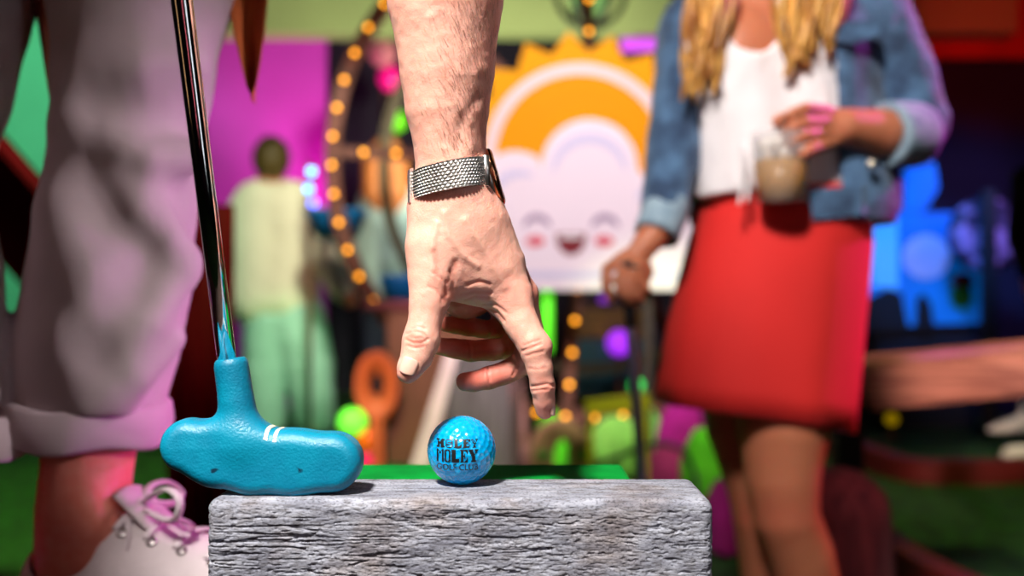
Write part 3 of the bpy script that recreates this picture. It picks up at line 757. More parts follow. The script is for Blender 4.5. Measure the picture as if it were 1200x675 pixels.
    f.chain([(TP(170, -60, .02), 102 * s), (TP(163, 0), 97 * s), (TP(156, 100), 88 * s), (TP(147, 180), 82 * s), (TP(141, 240), 85 * s), (TP(128, 330), 90 * s), (TP(115, 400), 90 * s), (TP(105, 470), 82 * s), (TP(103, 500), 78 * s)], 0.02)
    f.chain([(TP(170, -60, .02), 102 * s), ((-0.46, 1.12, 1.36), 0.115), ((-0.56, 1.15, 1.40), 0.15)], 0.05)
    f.chain([((-0.62, 1.16, 1.36), 0.115), (P(-62, 0, .95), 92 * .95 / F), (P(-92, 100, .93), 96 * .93 / F), (P(-112, 190, .9), 86 * .9 / F), (P(-90, 330, .9), 84 * .9 / F), (P(-72, 440, .9), 76 * .9 / F), (P(-66, 500, .9), 70 * .9 / F)], 0.015)
    def fold(pts, k=0.02, sub=False):        # px, py, height off the leg's axis towards the camera, radius px
        f.chain([(P(x, y, D - hh - 0.004 * (not sub)), r * s) for x, y, hh, r in pts], k, sub)
    fold([(88, 146, .046, 20), (128, 168, .058, 21), (176, 186, .056, 20), (226, 184, .034, 17)], 0.03)
    fold([(120, 88, .050, 18), (170, 84, .056, 18), (222, 76, .040, 15)], 0.05)
    fold([(138, 204, .056, 17), (166, 244, .055, 18), (198, 276, .046, 17), (216, 300, .030, 14)], 0.03)
    fold([(84, 250, .046, 16), (112, 320, .058, 18), (128, 372, .058, 18)], 0.05)
    fold([(210, 322, .034, 16), (176, 378, .053, 17), (132, 448, .056, 16)], 0.035)
    fold([(204, 398, .030, 12), (166, 444, .052, 12), (142, 470, .054, 11)], 0.025)
    fold([(86, 392, .058, 13), (104, 440, .060, 13), (106, 470, .058, 12)], 0.03)
    fold([(152, 208, .092, 13), (184, 219, .088, 17), (224, 232, .066, 16)], 0.02, True)
    fold([(106, 116, .092, 8), (160, 117, .096, 8), (222, 108, .078, 8)], 0.04, True)
    fold([(152, 336, .098, 9), (126, 384, .102, 9), (100, 420, .098, 8)], 0.04, True)
    fold([(98, 196, .092, 8), (112, 250, .098, 9)], 0.045, True)
    f.op(lambda X: X[..., 2] * 0 + (0.735 - X[..., 2]) + 0.0, f.lo, f.lo + f.vox * f.n, cut=True)
    f.chain([(TP(112, 450), 72 * s), (TP(104, 540), 78 * s)], 0.0, True)
    f.chain([(P(-62, 440, .9), 62 * .9 / F), (P(-60, 560, .9), 66 * .9 / F)], 0.0, True)
    V, Q = f.arrays(2); N = vnormals(V, Q); V = V + N * (0.004 * (fbm(V * [22, 22, 14], 9, 3) - 0.5))[:, None]
    tr = link('trousers', npmesh(V, Q), cloth, t)
    def cuff(c, rx, hgt, tilt):
        rings = []
        prof = [(0.90, 0.5), (0.98, 0.52), (1.03, 0.40), (1.05, 0.0), (1.03, -0.42), (0.99, -0.52), (0.92, -0.45), (0.86, 0.0), (0.86, 0.45)]
        for kk, (q, hh) in enumerate(prof):
            rg = []
            for i in range(72):
                a = 2 * PI * i / 72; wv = 1 + 0.018 * math.sin(3 * a + kk * 0.4) + 0.012 * math.sin(7 * a + 1 + kk)
                rg.append(c + Vector((rx * q * wv * math.cos(a), rx * q * wv * math.sin(a), hgt * hh + tilt * rx * math.cos(a) + 0.0025 * math.sin(5 * a))))
            rings.append(rg)
        V, Q = loft(rings + [rings[0]], False); link('cuff', raw(V, Q), cloth, tr)
    cuff(TP(101, 493), 92 * s, 47 * s, -0.02); cuff(P(-60, 503, .9), 86 * .9 / F, 50 * .9 / F, -0.06)

    # hanging shirt with a loose front tail
    shirt_m = mat('rust_shirt', rgb(196, 100, 42), 0.85, var=0.3, vscale=14, bump=0.3, bscale=600)
    f = Field((-0.74, 0.66, 1.16), (0.02, 1.36, 1.68), 0.007)
    f.chain([((-0.13, 0.86, 1.43), 0.085), ((-0.30, 0.86, 1.45), 0.115), ((-0.46, 0.86, 1.43), 0.085)], 0.06)
    f.chain([((-0.30, 0.86, 1.45), 0.145), ((-0.42, 1.00, 1.43), 0.15), ((-0.54, 1.14, 1.39), 0.165)], 0.08)
    f.chain([((-0.11, 0.86, 1.42), 0.075), ((-0.065, 0.755, 1.27), 0.07)], 0.02)
    f.chain([((-0.48, 0.86, 1.42), 0.075), ((-0.43, 0.70, 1.34), 0.07)], 0.02)
    sh = link('shirt', f.mesh(2), shirt_m, t)
    Dt = 0.965; rows = []
    for i in range(22):
        q = i / 21; y = -190 + 312 * q
        cx = 282 + 8 * q; hw = 34 * (1 - q) ** 0.6 + 2.0 if q > .5 else 34 * 0.5 ** 0.6 + 2 + (0.5 - q) * 10
        row = []
        for j in range(9):
            v = -1 + j / 4; x = cx + hw * v + 9 * q * math.sin(2 * q + v)
            row.append(P(x, y - (6 * abs(v) if q > .8 else 0), Dt + 0.012 * math.sin(v * 2.6 + q * 2) + 0.02 * (1 - q)))
        rows.append(row)
    V = [p for r in rows for p in r]; n = len(V); V += [p + Vector((0, 0.003, 0)) for p in V[:n]]; Q = []
    for i in range(21):
        for j in range(8):
            k = i * 9 + j; Q.append((k, k + 1, k + 10, k + 9)); Q.append((n + k, n + k + 9, n + k + 10, n + k + 1))
    rim = [j for j in range(9)] + [i * 9 + 8 for i in range(1, 22)] + [21 * 9 + j for j in range(7, -1, -1)] + [i * 9 for i in range(20, 0, -1)]
    for i in range(len(rim)): a, b = rim[i], rim[(i + 1) % len(rim)]; Q.append((b, a, n + a, n + b))
    link('shirt_tail', raw(V, Q), shirt_m, sh)

    # canvas sneakers
    canvas = mat('white_canvas', rgb(214, 200, 208), 0.8, var=0.08, vscale=40, bump=0.4, bscale=1100)
    sole_m = mat('white_rubber', rgb(220, 212, 216), 0.5); lace_m = mat('white_lace', rgb(226, 212, 222), 0.8, bump=0.5, bscale=1500)
    steel = mat('eyelet_steel', rgb(200, 196, 196), 0.25, 1.0); dark_in = mat('shoe_lining', rgb(60, 46, 46), 0.9)
    def sneaker(hx, hy, ang, full):
        u = Vector((math.cos(ang), math.sin(ang), 0)); v = Vector((-math.sin(ang), math.cos(ang), 0)); o = Vector((hx, hy, DK))
        L = lambda s_, w_, h_: o + u * s_ + v * w_ + Vector((0, 0, h_))
        f = Field(o - Vector((0.09, 0.15, 0.0)), o + Vector((0.33, 0.12, 0.16)), 0.0026)
        f.chain([(L(.044, 0, .040), .040), (L(.11, 0, .05), .046), (L(.18, 0, .04), .046), (L(.238, 0, .034), .040)], 0.02)
        f.chain([(L(.036, 0, .05), .034), (L(.028, 0, .064), .017)], 0.02)
        f.chain([(L(.106, 0, .092), .024), (L(.15, 0, .076), .026), (L(.21, 0, .052), .030)], 0.03)
        f.op(lambda X: 0.012 - (X[..., 2] - DK), f.lo, f.lo + f.vox * f.n, cut=True)
        f.chain([(L(.046, 0, .16), .034), (L(.050, 0, .06), .0345), (L(.066, 0, .085), .037), (L(.080, 0, .15), .042)], 0.005, True)
        f.ell(L(.060, 0, .090), (.036, .07, .034), 0.006, True)
        V, Q = f.arrays(2); N = vnormals(V, Q); V = V + N * (0.0022 * (fbm(V * [60, 60, 60], 19, 3) - 0.5))[:, None]
        sh = link('sneaker', npmesh(V, Q), canvas, t)
        ol = []
        for i in range(64):
            a = 2 * PI * i / 64; x = math.cos(a); y = math.sin(a); s_ = 0.14 + 0.147 * x
            wd = 0.047 - 0.008 * math.exp(-((s_ - 0.1) / 0.05) ** 2) - (0.006 if s_ < 0.08 else 0)
            ol.append((s_, wd * (abs(y) ** 0.8) * (1 if y > 0 else -1)))
        rings = [[L(.14 + (s_ - .14) * sc, w_ * sc, h_) for s_, w_ in ol] for sc, h_ in ((0.96, 0.0), (1.0, 0.004), (1.0, 0.024), (0.985, 0.028), (0.9, 0.029))]
        link('sole', raw(*loft(rings)), sole_m, sh)
        # tongue
        rows = []
        for i in range(9):
            q = i / 8; rows.append([L(.165 - .052 * q, (j - 3) * .0075, .089 + .043 * q + 0.006 * (1 - ((j - 3) / 3) ** 2)) for j in range(7)])
        Vt = [p for r in rows for p in r]; n = len(Vt); Vt += [p - u * 0.004 for p in Vt]; Qt = []
        for i in range(8):
            for j in range(6): k = i * 7 + j; Qt += [(k, k + 1, k + 8, k + 7), (n + k, n + k + 7, n + k + 8, n + k + 1)]
        rim = list(range(7)) + [i * 7 + 6 for i in range(1, 9)] + [56 + j for j in range(5, -1, -1)] + [i * 7 for i in range(7, 0, -1)]
        for i in range(len(rim)): a, b = rim[i], rim[(i + 1) % len(rim)]; Qt.append((b, a, n + a, n + b))
        link('tongue', raw(Vt, Qt), canvas, sh)
        bvh = BVHTree.FromPolygons([Vector(q) for q in V], [tuple(q) for q in Q])
        def on(s_, w_):
            h = bvh.ray_cast(L(s_, w_, .2), Vector((0, 0, -1))); return (h[0], h[1]) if h[0] else (L(s_, w_, .08), Vector((0, 0, 1)))
        for k in range(4):
            s0 = .122 + .03 * k
            for sd in (-1, 1):
                p, n_ = on(s0, sd * .026); a_, uu, vv = frame_of(n_)
                link('eyelet', raw(*sweep([p + (uu * math.cos(q * PI / 8) + vv * math.sin(q * PI / 8)) * .0036 + n_ * .001 for q in range(16)], .0014, 8, closed=True)), steel, sh)
            pts = []
            for i in range(11):
                w_ = -.026 + .052 * i / 10; p, n_ = on(s0 + .012 * (i / 10 - .5), w_); pts.append(p + n_ * .0035)
            link('lace', raw(*sweep(pts, .004, 10, 0.45)), lace_m, sh)
        k0 = L(.128, -.004, .122)
        for loop in ([(0, 0, 0), (.018, -.012, .012), (.045, -.03, .022), (.062, -.038, .016), (.058, -.036, .0), (.036, -.022, -.006), (.004, -.004, -.002)],
                     [(0, 0, 0), (-.006, .02, .012), (-.004, .045, .012), (.006, .055, .0), (.008, .035, -.006), (.002, .004, 0)]):
            cr = [k0 + u * a + v * b + Vector((0, 0, c)) for a, b, c in loop]; pts = []
            for i in range(len(cr) - 1):
                p0 = cr[max(i - 1, 0)]; p1 = cr[i]; p2 = cr[i + 1]; p3 = cr[min(i + 2, len(cr) - 1)]
                for q in range(6):
                    x = q / 6; pts.append(0.5 * (2 * p1 + (p2 - p0) * x + (2 * p0 - 5 * p1 + 4 * p2 - p3) * x * x + (3 * p1 - p0 - 3 * p2 + p3) * x ** 3))
            link('lace', raw(*sweep(pts, .0042, 10, 0.5)), lace_m, sh)
        link('lace', sphere(k0, .008, 10, (1, .8, .8)), lace_m, sh)
        for sd in (0.02, -0.015):
            link('lace', raw(*sweep([k0, k0 + v * sd - u * .005 + Vector((0, 0, -.012)), k0 + v * sd * 1.9 + u * .004 + Vector((0, 0, -.035))], .0036, 8, 0.5)), lace_m, sh)
        return sh
    sneaker(P(22, 600, .93).x, .945, math.radians(-14), True)
    sneaker(-0.575, .955, math.radians(-97), False)
    return t
MAN = man()

# ------------------------------------------------------------------ wristwatch
def watch():
    steel = mat('watch_steel', rgb(232, 228, 224), 0.32, 1.0); rose = mat('rose_gold', rgb(232, 160, 120), 0.18, 1.0)
    plate = mat('clasp_steel', rgb(224, 216, 214), 0.3, 1.0)
    c = H(528.5, 212.5, 0.0035)
    t = thing('wristwatch', 'steel mesh-strap wristwatch with rose gold case on the reaching arm', 'watch', c)
    s = hs; a_, b_ = 43.4 * s, 0.0345; slope = 16.0 / 80
    def pos(ph, z, out=0.0):
        x = (a_ + out) * math.copysign(abs(math.cos(ph)) ** 0.86, math.cos(ph)); y = (b_ + out) * math.copysign(abs(math.sin(ph)) ** 0.86, math.sin(ph))
        return c + Vector((x, y, z + slope * x))
    # woven strap from the case round the back to the clasp and across the front
    W = 16.0 * s; nu, nv = 760, 46; ph0, ph1 = math.radians(-30), math.radians(-338)
    u, v = np.meshgrid(np.linspace(0, 1, nu), np.linspace(-1, 1, nv), indexing='ij')
    ph = ph0 + (ph1 - ph0) * u; arc = u * 0.158; zz = v * W
    pu, pv = 0.0029, 0.0019
    row = np.floor(zz / pv); uu = arc / pu + 0.5 * np.mod(row, 2); fu = uu - np.floor(uu) - 0.5; fv = zz / pv - row - 0.5
    tilt = np.where(np.mod(row, 2) < 1, 1, 1) * 0.5
    e = ((fu + tilt * fv * 0.6) / 0.47) ** 2 + (fv / 0.46) ** 2; hgt = 0.0010 * np.sqrt(np.clip(1 - e, 0, 1))
    def surf(off):
        x = (a_ + off) * np.sign(np.cos(ph)) * np.abs(np.cos(ph)) ** 0.86; y = (b_ + off) * np.sign(np.sin(ph)) * np.abs(np.sin(ph)) ** 0.86
        return np.stack([c.x + x, c.y + y, c.z + zz + slope * x], -1)
    Vo = surf(0.0008 + hgt).reshape(-1, 3); Vi = surf(-0.0006 + 0 * hgt).reshape(-1, 3)
    i = np.arange(nu * nv).reshape(nu, nv); q = np.stack([i[:-1, :-1], i[1:, :-1], i[1:, 1:], i[:-1, 1:]], -1).reshape(-1, 4); n = nu * nv
    e1 = np.stack([i[:-1, 0], i[1:, 0], i[1:, 0] + n, i[:-1, 0] + n], -1); e2 = np.stack([i[1:, -1], i[:-1, -1], i[:-1, -1] + n, i[1:, -1] + n], -1)
    link('strap', npmesh(np.concatenate([Vo, Vi]), np.concatenate([q, q[:, ::-1] + n, e1, e2])), steel, t)
    # clasp plate at the palm side
    rings = []
    for k in range(9):
        ph_ = math.radians(180 + (k - 4) * 7)
        rings.append([pos(ph_, z, o) for z, o in ((-19.5 * s, .0012), (19.5 * s, .0012), (20 * s, .0022), (19 * s, .0036), (-19 * s, .0036), (-20 * s, .0022))])
    link('clasp', raw(*loft(rings)), plate, t, smooth=False)
    # case: a round body on the back of the wrist
    n_ = Vector((0.955, -0.06, -0.26 + 0.46)).normalized(); n_ = Vector((0.962, -0.05, 0.265)).normalized()
    cc = H(570.5, 210, 0.006); Rr = 0.0178
    link('case', raw(*lathe([(0.0, -.0042), (.0145, -.0042), (Rr - .001, -.0025), (Rr, 0.0), (Rr, .0034), (Rr - .0006, .0042), (0.0, .0042)], cc, n_, 64)), steel, t)
    link('bezel', raw(*lathe([(Rr - .0035, .0040), (Rr + .0002, .0040), (Rr + .0007, .0050), (Rr + .0003, .0066), (Rr - .0012, .0076), (Rr - .0035, .0066)], cc, n_, 64)), rose, t)
    link('dial', raw(*lathe([(0, .0044), (Rr - .003, .0044), (Rr - .003, .0052), (0, .0052)], cc, n_, 48)), mat('watch_dial', rgb(226, 160, 110), 0.35, 0.6), t)
    link('crystal', raw(*lathe([(0, .0056), (Rr - .0028, .0056), (Rr - .003, .0070), (Rr * .6, .0078), (0, .0081)], cc, n_, 48)), mat('watch_crystal', rgb(255, 250, 245), 0.02, trans=1.0), t)
    f_, uu_, vv_ = frame_of(n_); cr = (Vector((0, -1, 0)) - n_ * n_.dot(Vector((0, -1, 0)))).normalized()
    for sg in (1, -1):
        # lug bars where the strap meets the case
        pm = pos(math.radians(-27) if sg > 0 else math.radians(27), 0, 0.0016); ax = Vector((slope * -0.25, 0, 1)).normalized()
        link('lug', raw(*sweep([pm - ax * W * 1.12, pm - ax * W * 1.08, pm + ax * W * 1.08, pm + ax * W * 1.12], [.0016, .0024, .0024, .0016], 16)), steel, t)
        for z in (-1, 1):
            a = pm + ax * W * 0.9 * z; b = cc + cr * sg * Rr * 0.82 + ax * W * 0.72 * z
            link('lug', raw(*sweep([a, (a + b) / 2 + n_ * .001, b], [.0019, .0022, .0022], 12)), steel, t)
    dn = n_.cross(cr).normalized(); dn = dn if dn.z < 0 else -dn
    k = cc + dn * Rr
    link('crown', raw(*lathe([(0, 0), (.0026, 0), (.0030, .0006), (.0030, .0028), (.0024, .0034), (0, .0034)], k, dn, 20)), rose, t)
watch()

# ------------------------------------------------------------------ the woman in the red skirt
WD = 1.75; ws = WD / F
def Wp(x, y, dd=0.0): return P(x, y, WD + dd)
SKIN2 = skin_mat('tan_skin', rgb(192, 120, 86), rgb(186, 88, 68), 0.1)
denim = mat('denim', rgb(78, 112, 148), 0.9, c2=rgb(38, 60, 90), vscale=26, bump=0.6, bscale=500, sheen=0.2)
denim_l = mat('denim_reverse', rgb(150, 172, 186), 0.9, c2=rgb(118, 142, 160), vscale=40, bump=0.5, bscale=500)
white_top = mat('white_blouse', rgb(236, 230, 232), 0.85, bump=0.5, bscale=160, sheen=0.2)
red_cloth = mat('red_skirt', rgb(220, 33, 29), 0.8, var=0.1, vscale=5, bump=0.4, bscale=700)
hair_m = mat('blonde_hair', rgb(246, 190, 100), 0.42, c2=rgb(150, 88, 34), vscale=18, stretch=(3, 3, 0.5), bump=0.5, bscale=120)
def smooth_path(cr, n=6):
    pts = []
    for i in range(len(cr) - 1):
        p0 = cr[max(i - 1, 0)]; p1 = cr[i]; p2 = cr[i + 1]; p3 = cr[min(i + 2, len(cr) - 1)]
        for q in range(n):
            x = q / n; pts.append(0.5 * (2 * p1 + (p2 - p0) * x + (2 * p0 - 5 * p1 + 4 * p2 - p3) * x * x + (3 * p1 - p0 - 3 * p2 + p3) * x ** 3))
    return pts + [cr[-1]]
def woman():
    t = thing('person', 'person in denim jacket and red skirt with long blonde hair holding a drink', 'person', Wp(905, 904))
    f = Field((0.09, 1.42, -0.01), (0.82, 2.06, 1.66), 0.0045)
    C = lambda pts, k: f.chain([(Wp(x, y, dd), r * ws) for x, y, dd, r in pts], k * ws)
    # head, neck, trunk
    f.ell(Wp(878, -112, .02), (.072, .092, .108), 0.0); f.ell(Wp(876, -82, -.02), (.05, .055, .055), 0.03); f.ell(Wp(876, -106, -.078), (.012, .018, .022), 0.012)
    for sx in (-1, 1): f.ell(Wp(878 + sx * 48, -108, .03), (.01, .018, .028), 0.008)
    C([(880, -60, .04, 36), (885, 5, .045, 38)], 14)
    C([(820, 42, .04, 36), (885, 22, .04, 46), (985, 30, .05, 38)], 24)
    C([(860, 70, .02, 66), (878, 150, .02, 60), (895, 225, .035, 56), (905, 290, .05, 62)], 10)
    C([(925, 70, .03, 66), (930, 150, .03, 60), (940, 225, .04, 56), (945, 290, .055, 62)], 14)
    # legs
    C([(938, 300, .04, 62), (922, 420, .0, 56), (918, 500, -.015, 52), (917, 560, -.02, 43), (921, 604, -.022, 38), (938, 650, .0, 38), (956, 720, .03, 37), (960, 800, .05, 27), (962, 862, .05, 19), (962, 882, .05, 18)], 10)
    C([(962, 880, .045, 18), (950, 892, -.06, 12), (944, 896, -.11, 10)], 8)
    C([(890, 300, .06, 62), (868, 420, .07, 52), (868, 500, .08, 42), (884, 575, .085, 32), (888, 606, .085, 30), (896, 660, .11, 31), (904, 740, .13, 28), (905, 850, .14, 17), (905, 876, .14, 17)], 10)
    C([(905, 876, .135, 17), (893, 890, .03, 12), (888, 894, -.02, 10)], 8)
    # arm with the drink
    C([(1012, 40, .04, 40), (1068, 130, .03, 34), (1078, 150, .01, 30), (1030, 156, -.06, 27), (990, 148, -.10, 20)], 6)
    f.ell(Wp(972, 150, -.113), (20 * ws, .015, 23 * ws), 0.008)
    for i, (x0, y0, x1, y1, x2, y2) in enumerate(((970, 130, 944, 127, 920, 140), (972, 143, 944, 143, 920, 156), (972, 156, 946, 158, 924, 172), (973, 168, 952, 174, 934, 186))):
        C([(x0, y0, -.118, 7.2), (x1, y1, -.154, 6.8), (x2 + 8, (y1 + y2) / 2, -.164, 6.4), (x2, y2, -.146, 5.6)], 1.5)
    C([(975, 140, -.10, 11), (955, 134, -.09, 9.5), (925, 138, -.085, 8.5), (912, 142, -.092, 7.5)], 6)
    # arm holding the putter
    C([(815, 50, .03, 36), (790, 180, .0, 29), (778, 250, -.04, 21), (765, 276, -.06, 17), (754, 290, -.07, 15)], 6)
    f.ell(Wp(741, 304, -.08), (16 * ws, .014, 15 * ws), 0.010)
    for pts in ([(730, 302, -.085, 8), (711, 316, -.100, 6.8), (710, 334, -.108, 6), (716, 350, -.106, 5.4)],
                [(736, 310, -.095, 7.6), (725, 328, -.116, 6.6), (730, 345, -.122, 6), (740, 354, -.112, 5.6)],
                [(744, 314, -.095, 7.2), (737, 331, -.117, 6.3), (743, 345, -.120, 5.8), (751, 351, -.110, 5.4)],
                [(750, 312, -.088, 6.8), (748, 328, -.107, 6), (754, 338, -.108, 5.4), (760, 340, -.098, 5)]):
        C(pts, 1.2)
    C([(748, 300, -.072, 10), (757, 318, -.075, 9), (752, 334, -.082, 8), (745, 342, -.086, 7)], 5)
    V, Q = f.arrays(2); px, py = to_px(V); me = npmesh(V, Q)
    fl = 0.12 + 0.35 * np.exp(-((py - 604) / 26) ** 2)
    at = me.attributes.new('flush', 'FLOAT', 'POINT'); at.data.foreach_set('value', fl.astype(np.float32))
    body = link('body', me, SKIN2, t)
    eye = mat('eye_white', rgb(235, 232, 228), 0.2); lip = mat('lips', rgb(190, 80, 80), 0.4)
    for sx in (-1, 1): link('eye', sphere(Wp(877 + sx * 20, -116, -.052), .012, 8), eye, body)
    link('lips', sphere(Wp(876, -76, -.068), .02, 8, (1, .5, .35)), lip, body)
    # blouse
    f = Field((0.26, 1.5, 0.98), (0.66, 2.0, 1.40), 0.0045)
    C = lambda pts, k, **kw: f.chain([(Wp(x, y, dd), r * ws) for x, y, dd, r in pts], k * ws, **kw)
    C([(858, 64, .02, 72), (876, 150, .02, 69), (884, 250, .02, 70)], 10); C([(925, 64, .03, 72), (932, 150, .03, 69), (940, 250, .03, 70)], 14)
    C([(830, 42, .04, 40), (985, 34, .05, 42)], 20)
    f.op(lambda X: (Wp(0, 229).z - X[..., 2]) + 0.05 * (X[..., 0] - 0.4), f.lo, f.lo + f.vox * f.n, cut=True)
    f.ell(Wp(888, 10, -.10), (36 * ws, .12, 46 * ws), 0.008, True)
    V, Q = f.arrays(2); N = vnormals(V, Q); V = V + N * (0.010 * (fbm(V * [30, 30, 12], 77, 3) - 0.5))[:, None]
    bl = link('blouse', npmesh(V, Q), white_top, t)
    for k, (x0, x1, y1) in enumerate(((868, 866, 240), (872, 876, 236))):
        link('tie', raw(*sweep(smooth_path([Wp(x0, 168, -.098), Wp((x0 + x1) / 2 + 3, 200, -.112), Wp(x1, y1, -.122)]), .0055, 8, 0.5)), white_top, bl)
    # skirt
    rings = []
    spec = [(224, 921, 97, .134, .045), (232, 920, 99, .136, .045), (280, 914, 108, .142, .045), (340, 904, 113, .146, .045), (400, 895, 117, .148, .045), (455, 888, 119, .143, .04), (484, 884.5, 119.5, .146, .04)]
    n = 96
    for q, (y, cx, hw, dep, dd) in enumerate(spec):
        rg = []
        for i in range(n):
            a = 2 * PI * i / n; c, s_ = math.cos(a), math.sin(a); fo = 1 + 0.018 * (q / 6) * math.sin(5 * a + 0.6) + 0.01 * (q / 6) * math.sin(9 * a)
            p = Wp(cx, y, dd) + Vector((hw * ws * c * fo, dep * s_ * fo, 0)); til = (-0.03 + q / 6 * -0.008) if q > 0 else -0.02
            p.z += -0.0275 * (q / 6) * c * 1.0 + 0.006 * (1 - q / 6) * c - 0.006 * (q / 6) * math.cos(2 * a); rg.append(p)
        rings.append(rg)
    cen = [sum(r, Vector()) / n for r in rings]
    inner = [[c + (p - c) * 0.965 for p in r] for r, c in zip(rings, cen)][::-1]
    link('skirt', raw(*loft(rings + inner + [rings[0]], False)), red_cloth, t)
    # jacket: open shell over the shoulders, sleeves
    f = Field((0.14, 1.42, 0.94), (0.84, 2.04, 1.45), 0.0042)
    C = lambda pts, k, **kw: f.chain([(Wp(x, y, dd), r * ws) for x, y, dd, r in pts], k * ws, **kw)
    C([(872, 60, .05, 84), (882, 160, .055, 80), (890, 262, .06, 84)], 10); C([(940, 60, .05, 88), (950, 160, .05, 86), (960, 236, .05, 90)], 16)
    C([(822, 36, .05, 50), (890, 10, .06, 48), (1000, 26, .05, 56)], 30)
    f.op(lambda X: (Wp(0, 262).z - X[..., 2]), f.lo, f.lo + f.vox * f.n, cut=True)
    C([(860, 64, .02, 75), (876, 150, .02, 73), (886, 300, .02, 76)], 10, sub=True); C([(925, 64, .03, 75), (932, 150, .03, 73), (945, 300, .03, 76)], 10, sub=True)
    C([(885, -60, .04, 50), (888, 30, .03, 56)], 4, sub=True)
    def wedge(X):                            # the open front
        px = 600 + X[..., 0] * F / X[..., 1]; py = 337.5 - (X[..., 2] - CZ) * F / X[..., 1]
        l = 826 + 0.0 * py; r = 917 + np.clip((py - 190) / 60, 0, 1) * 30
        return np.maximum(np.maximum((l - px) * ws, (px - r) * ws), X[..., 1] - 1.80)
    f.op(wedge, f.lo, f.lo + f.vox * f.n, 0.006, sub=True)
    C([(1012, 30, .05, 58), (1050, 95, .04, 46), (1072, 145, .02, 38), (1066, 158, .0, 36)], 12)
    C([(818, 48, .04, 48), (800, 120, .02, 37), (788, 190, -.005, 32), (779, 246, -.035, 27)], 14)
    V, Q = f.arrays(1); N = vnormals(V, Q); V = V + N * (0.008 * (fbm(V * [34, 34, 26], 88, 3) - 0.5))[:, None]
    jk = link('denim_jacket', npmesh(V, Q), denim, t)
    def ring(a, b, r, m, name, k=1.12):
        ax = (b - a).normalized(); L = (b - a).length
        link(name, raw(*lathe([(r * .8, 0), (r * k, 0), (r * k * 1.04, L * .1), (r * k * 1.02, L * .9), (r * k, L), (r * .8, L), (r * .8, 0)], a, ax, 40)), m, jk)
    ring(Wp(1072, 158, -.005), Wp(1034, 158, -.055), 33 * ws, denim_l, 'cuff'); ring(Wp(784, 236, -.03), Wp(769, 276, -.058), 23 * ws, denim_l, 'cuff')
    def flap(pts, dd, m, name):
        V = [Wp(x, y, dd) for x, y in pts]; n = len(V); V2 = V + [p + Vector((0, .008, 0)) for p in V]
        Q = [tuple(range(n)), tuple(range(2 * n - 1, n - 1, -1))] + [(i, n + i, n + (i + 1) % n, (i + 1) % n) for i in range(n)]
        link(name, raw(V2, Q), m, jk, smooth=False)
    steel = mat('jacket_button', rgb(214, 206, 190), 0.3, 0.9)
    flap([(968, 28), (1030, 22), (1032, 40), (1000, 52), (968, 46)], -.092, denim, 'pocket_flap')
    for x, y, dd in ((930, 80, -.088), (936, 130, -.09), (1022, 192, -.098)):
        link('button', raw(*lathe([(0, -.004), (.008, -.003), (.0085, .002), (0, .003)], Wp(x, y, dd), (0, 1, 0), 20)), steel, jk)
    link('waistband', raw(*loft([[Wp(x, y, dd) for x, y, dd in ((948, 222, -.105), (1010, 218, -.09), (1058, 212, .02), (1058, 246, .02), (1010, 252, -.09), (952, 258, -.105))],
                                 [Wp(x, y, dd + .014) for x, y, dd in ((948, 222, -.105), (1010, 218, -.09), (1052, 212, .02), (1052, 246, .02), (1010, 252, -.09), (952, 258, -.105))]])), denim, jk, smooth=False)
    # hair: long waved locks
    rnd = random.Random(8); hv = []; hf = []
    def lock(x0, x1, y1, dd, r):
        ph = rnd.uniform(0, 6); cr = []
        for i in range(9):
            q = i / 8; y = -165 + (y1 + 165) * q; x = x0 + (x1 - x0) * min(1, q * 1.6) + 9 * (0.3 + q) * math.sin(ph + q * 8); d_ = dd - .05 * math.sin(q * 2.2) + .008 * math.cos(ph + q * 6)
            cr.append(Wp(x, y, d_))
        pts = smooth_path(cr, 3); n = len(pts)
        v, q = sweep(pts, [r * ws * (1 - 0.75 * max(0, (i / n - .55) / .45)) for i in range(n)], 8, 0.6)
        k = len(hv); hv.extend(v); hf.extend(tuple(a + k for a in g) for g in q)
    for i in range(34):
        u = rnd.random(); lock(846 + rnd.uniform(-14, 6), 806 + 46 * u, 122 - 36 * u + rnd.uniform(-24, 10), -.06 + .03 * rnd.random(), rnd.uniform(5, 9))
    for i in range(38):
        u = rnd.random(); lock(908 + rnd.uniform(-4, 16), 914 + 70 * u, 92 - 40 * u + rnd.uniform(-24, 10), -.065 + .03 * rnd.random(), rnd.uniform(5, 9))
    for i in range(26):
        u = rnd.random(); lock(830 + 90 * u, 812 + 150 * u, 20 + rnd.uniform(-20, 20), .10, rnd.uniform(8, 12))
    f = Field(Wp(800, -30, -.15), Wp(950, -200, .2), 0.006); f.ell(Wp(878, -124, .045), (.088, .10, .105)); f.ell(Wp(876, -96, -.08), (.055, .09, .085), 0.01, True)
    cv, cq = f.arrays(1); k = len(hv); hv.extend(Vector(v) for v in cv); hf.extend(tuple(int(a) + k for a in g) for g in cq)
    link('hair', raw(hv, hf), hair_m, t)
    # plain shoes
    shoe = mat('white_shoe', rgb(225, 222, 220), 0.7)
    for x, dd, n_ in ((950, -.03, 0), (895, .06, 1)):
        c = Wp(x, 890, dd); f = Field(c + Vector((-.08, -.18, -.05)), c + Vector((.08, .16, .08)), .005)
        c.z = 0.03; f = Field((c.x - .08, c.y - .2, -.005), (c.x + .08, c.y + .16, .12), .005)
        f.chain([((c.x + .008, c.y + .085, .04), .036), ((c.x - .004, c.y - .03, .036), .036), ((c.x - .012, c.y - .12, .028), .030)], .02)
        f.op(lambda X: -X[..., 2], f.lo, f.lo + f.vox * f.n, cut=True); link('shoe', f.mesh(1), shoe, t)
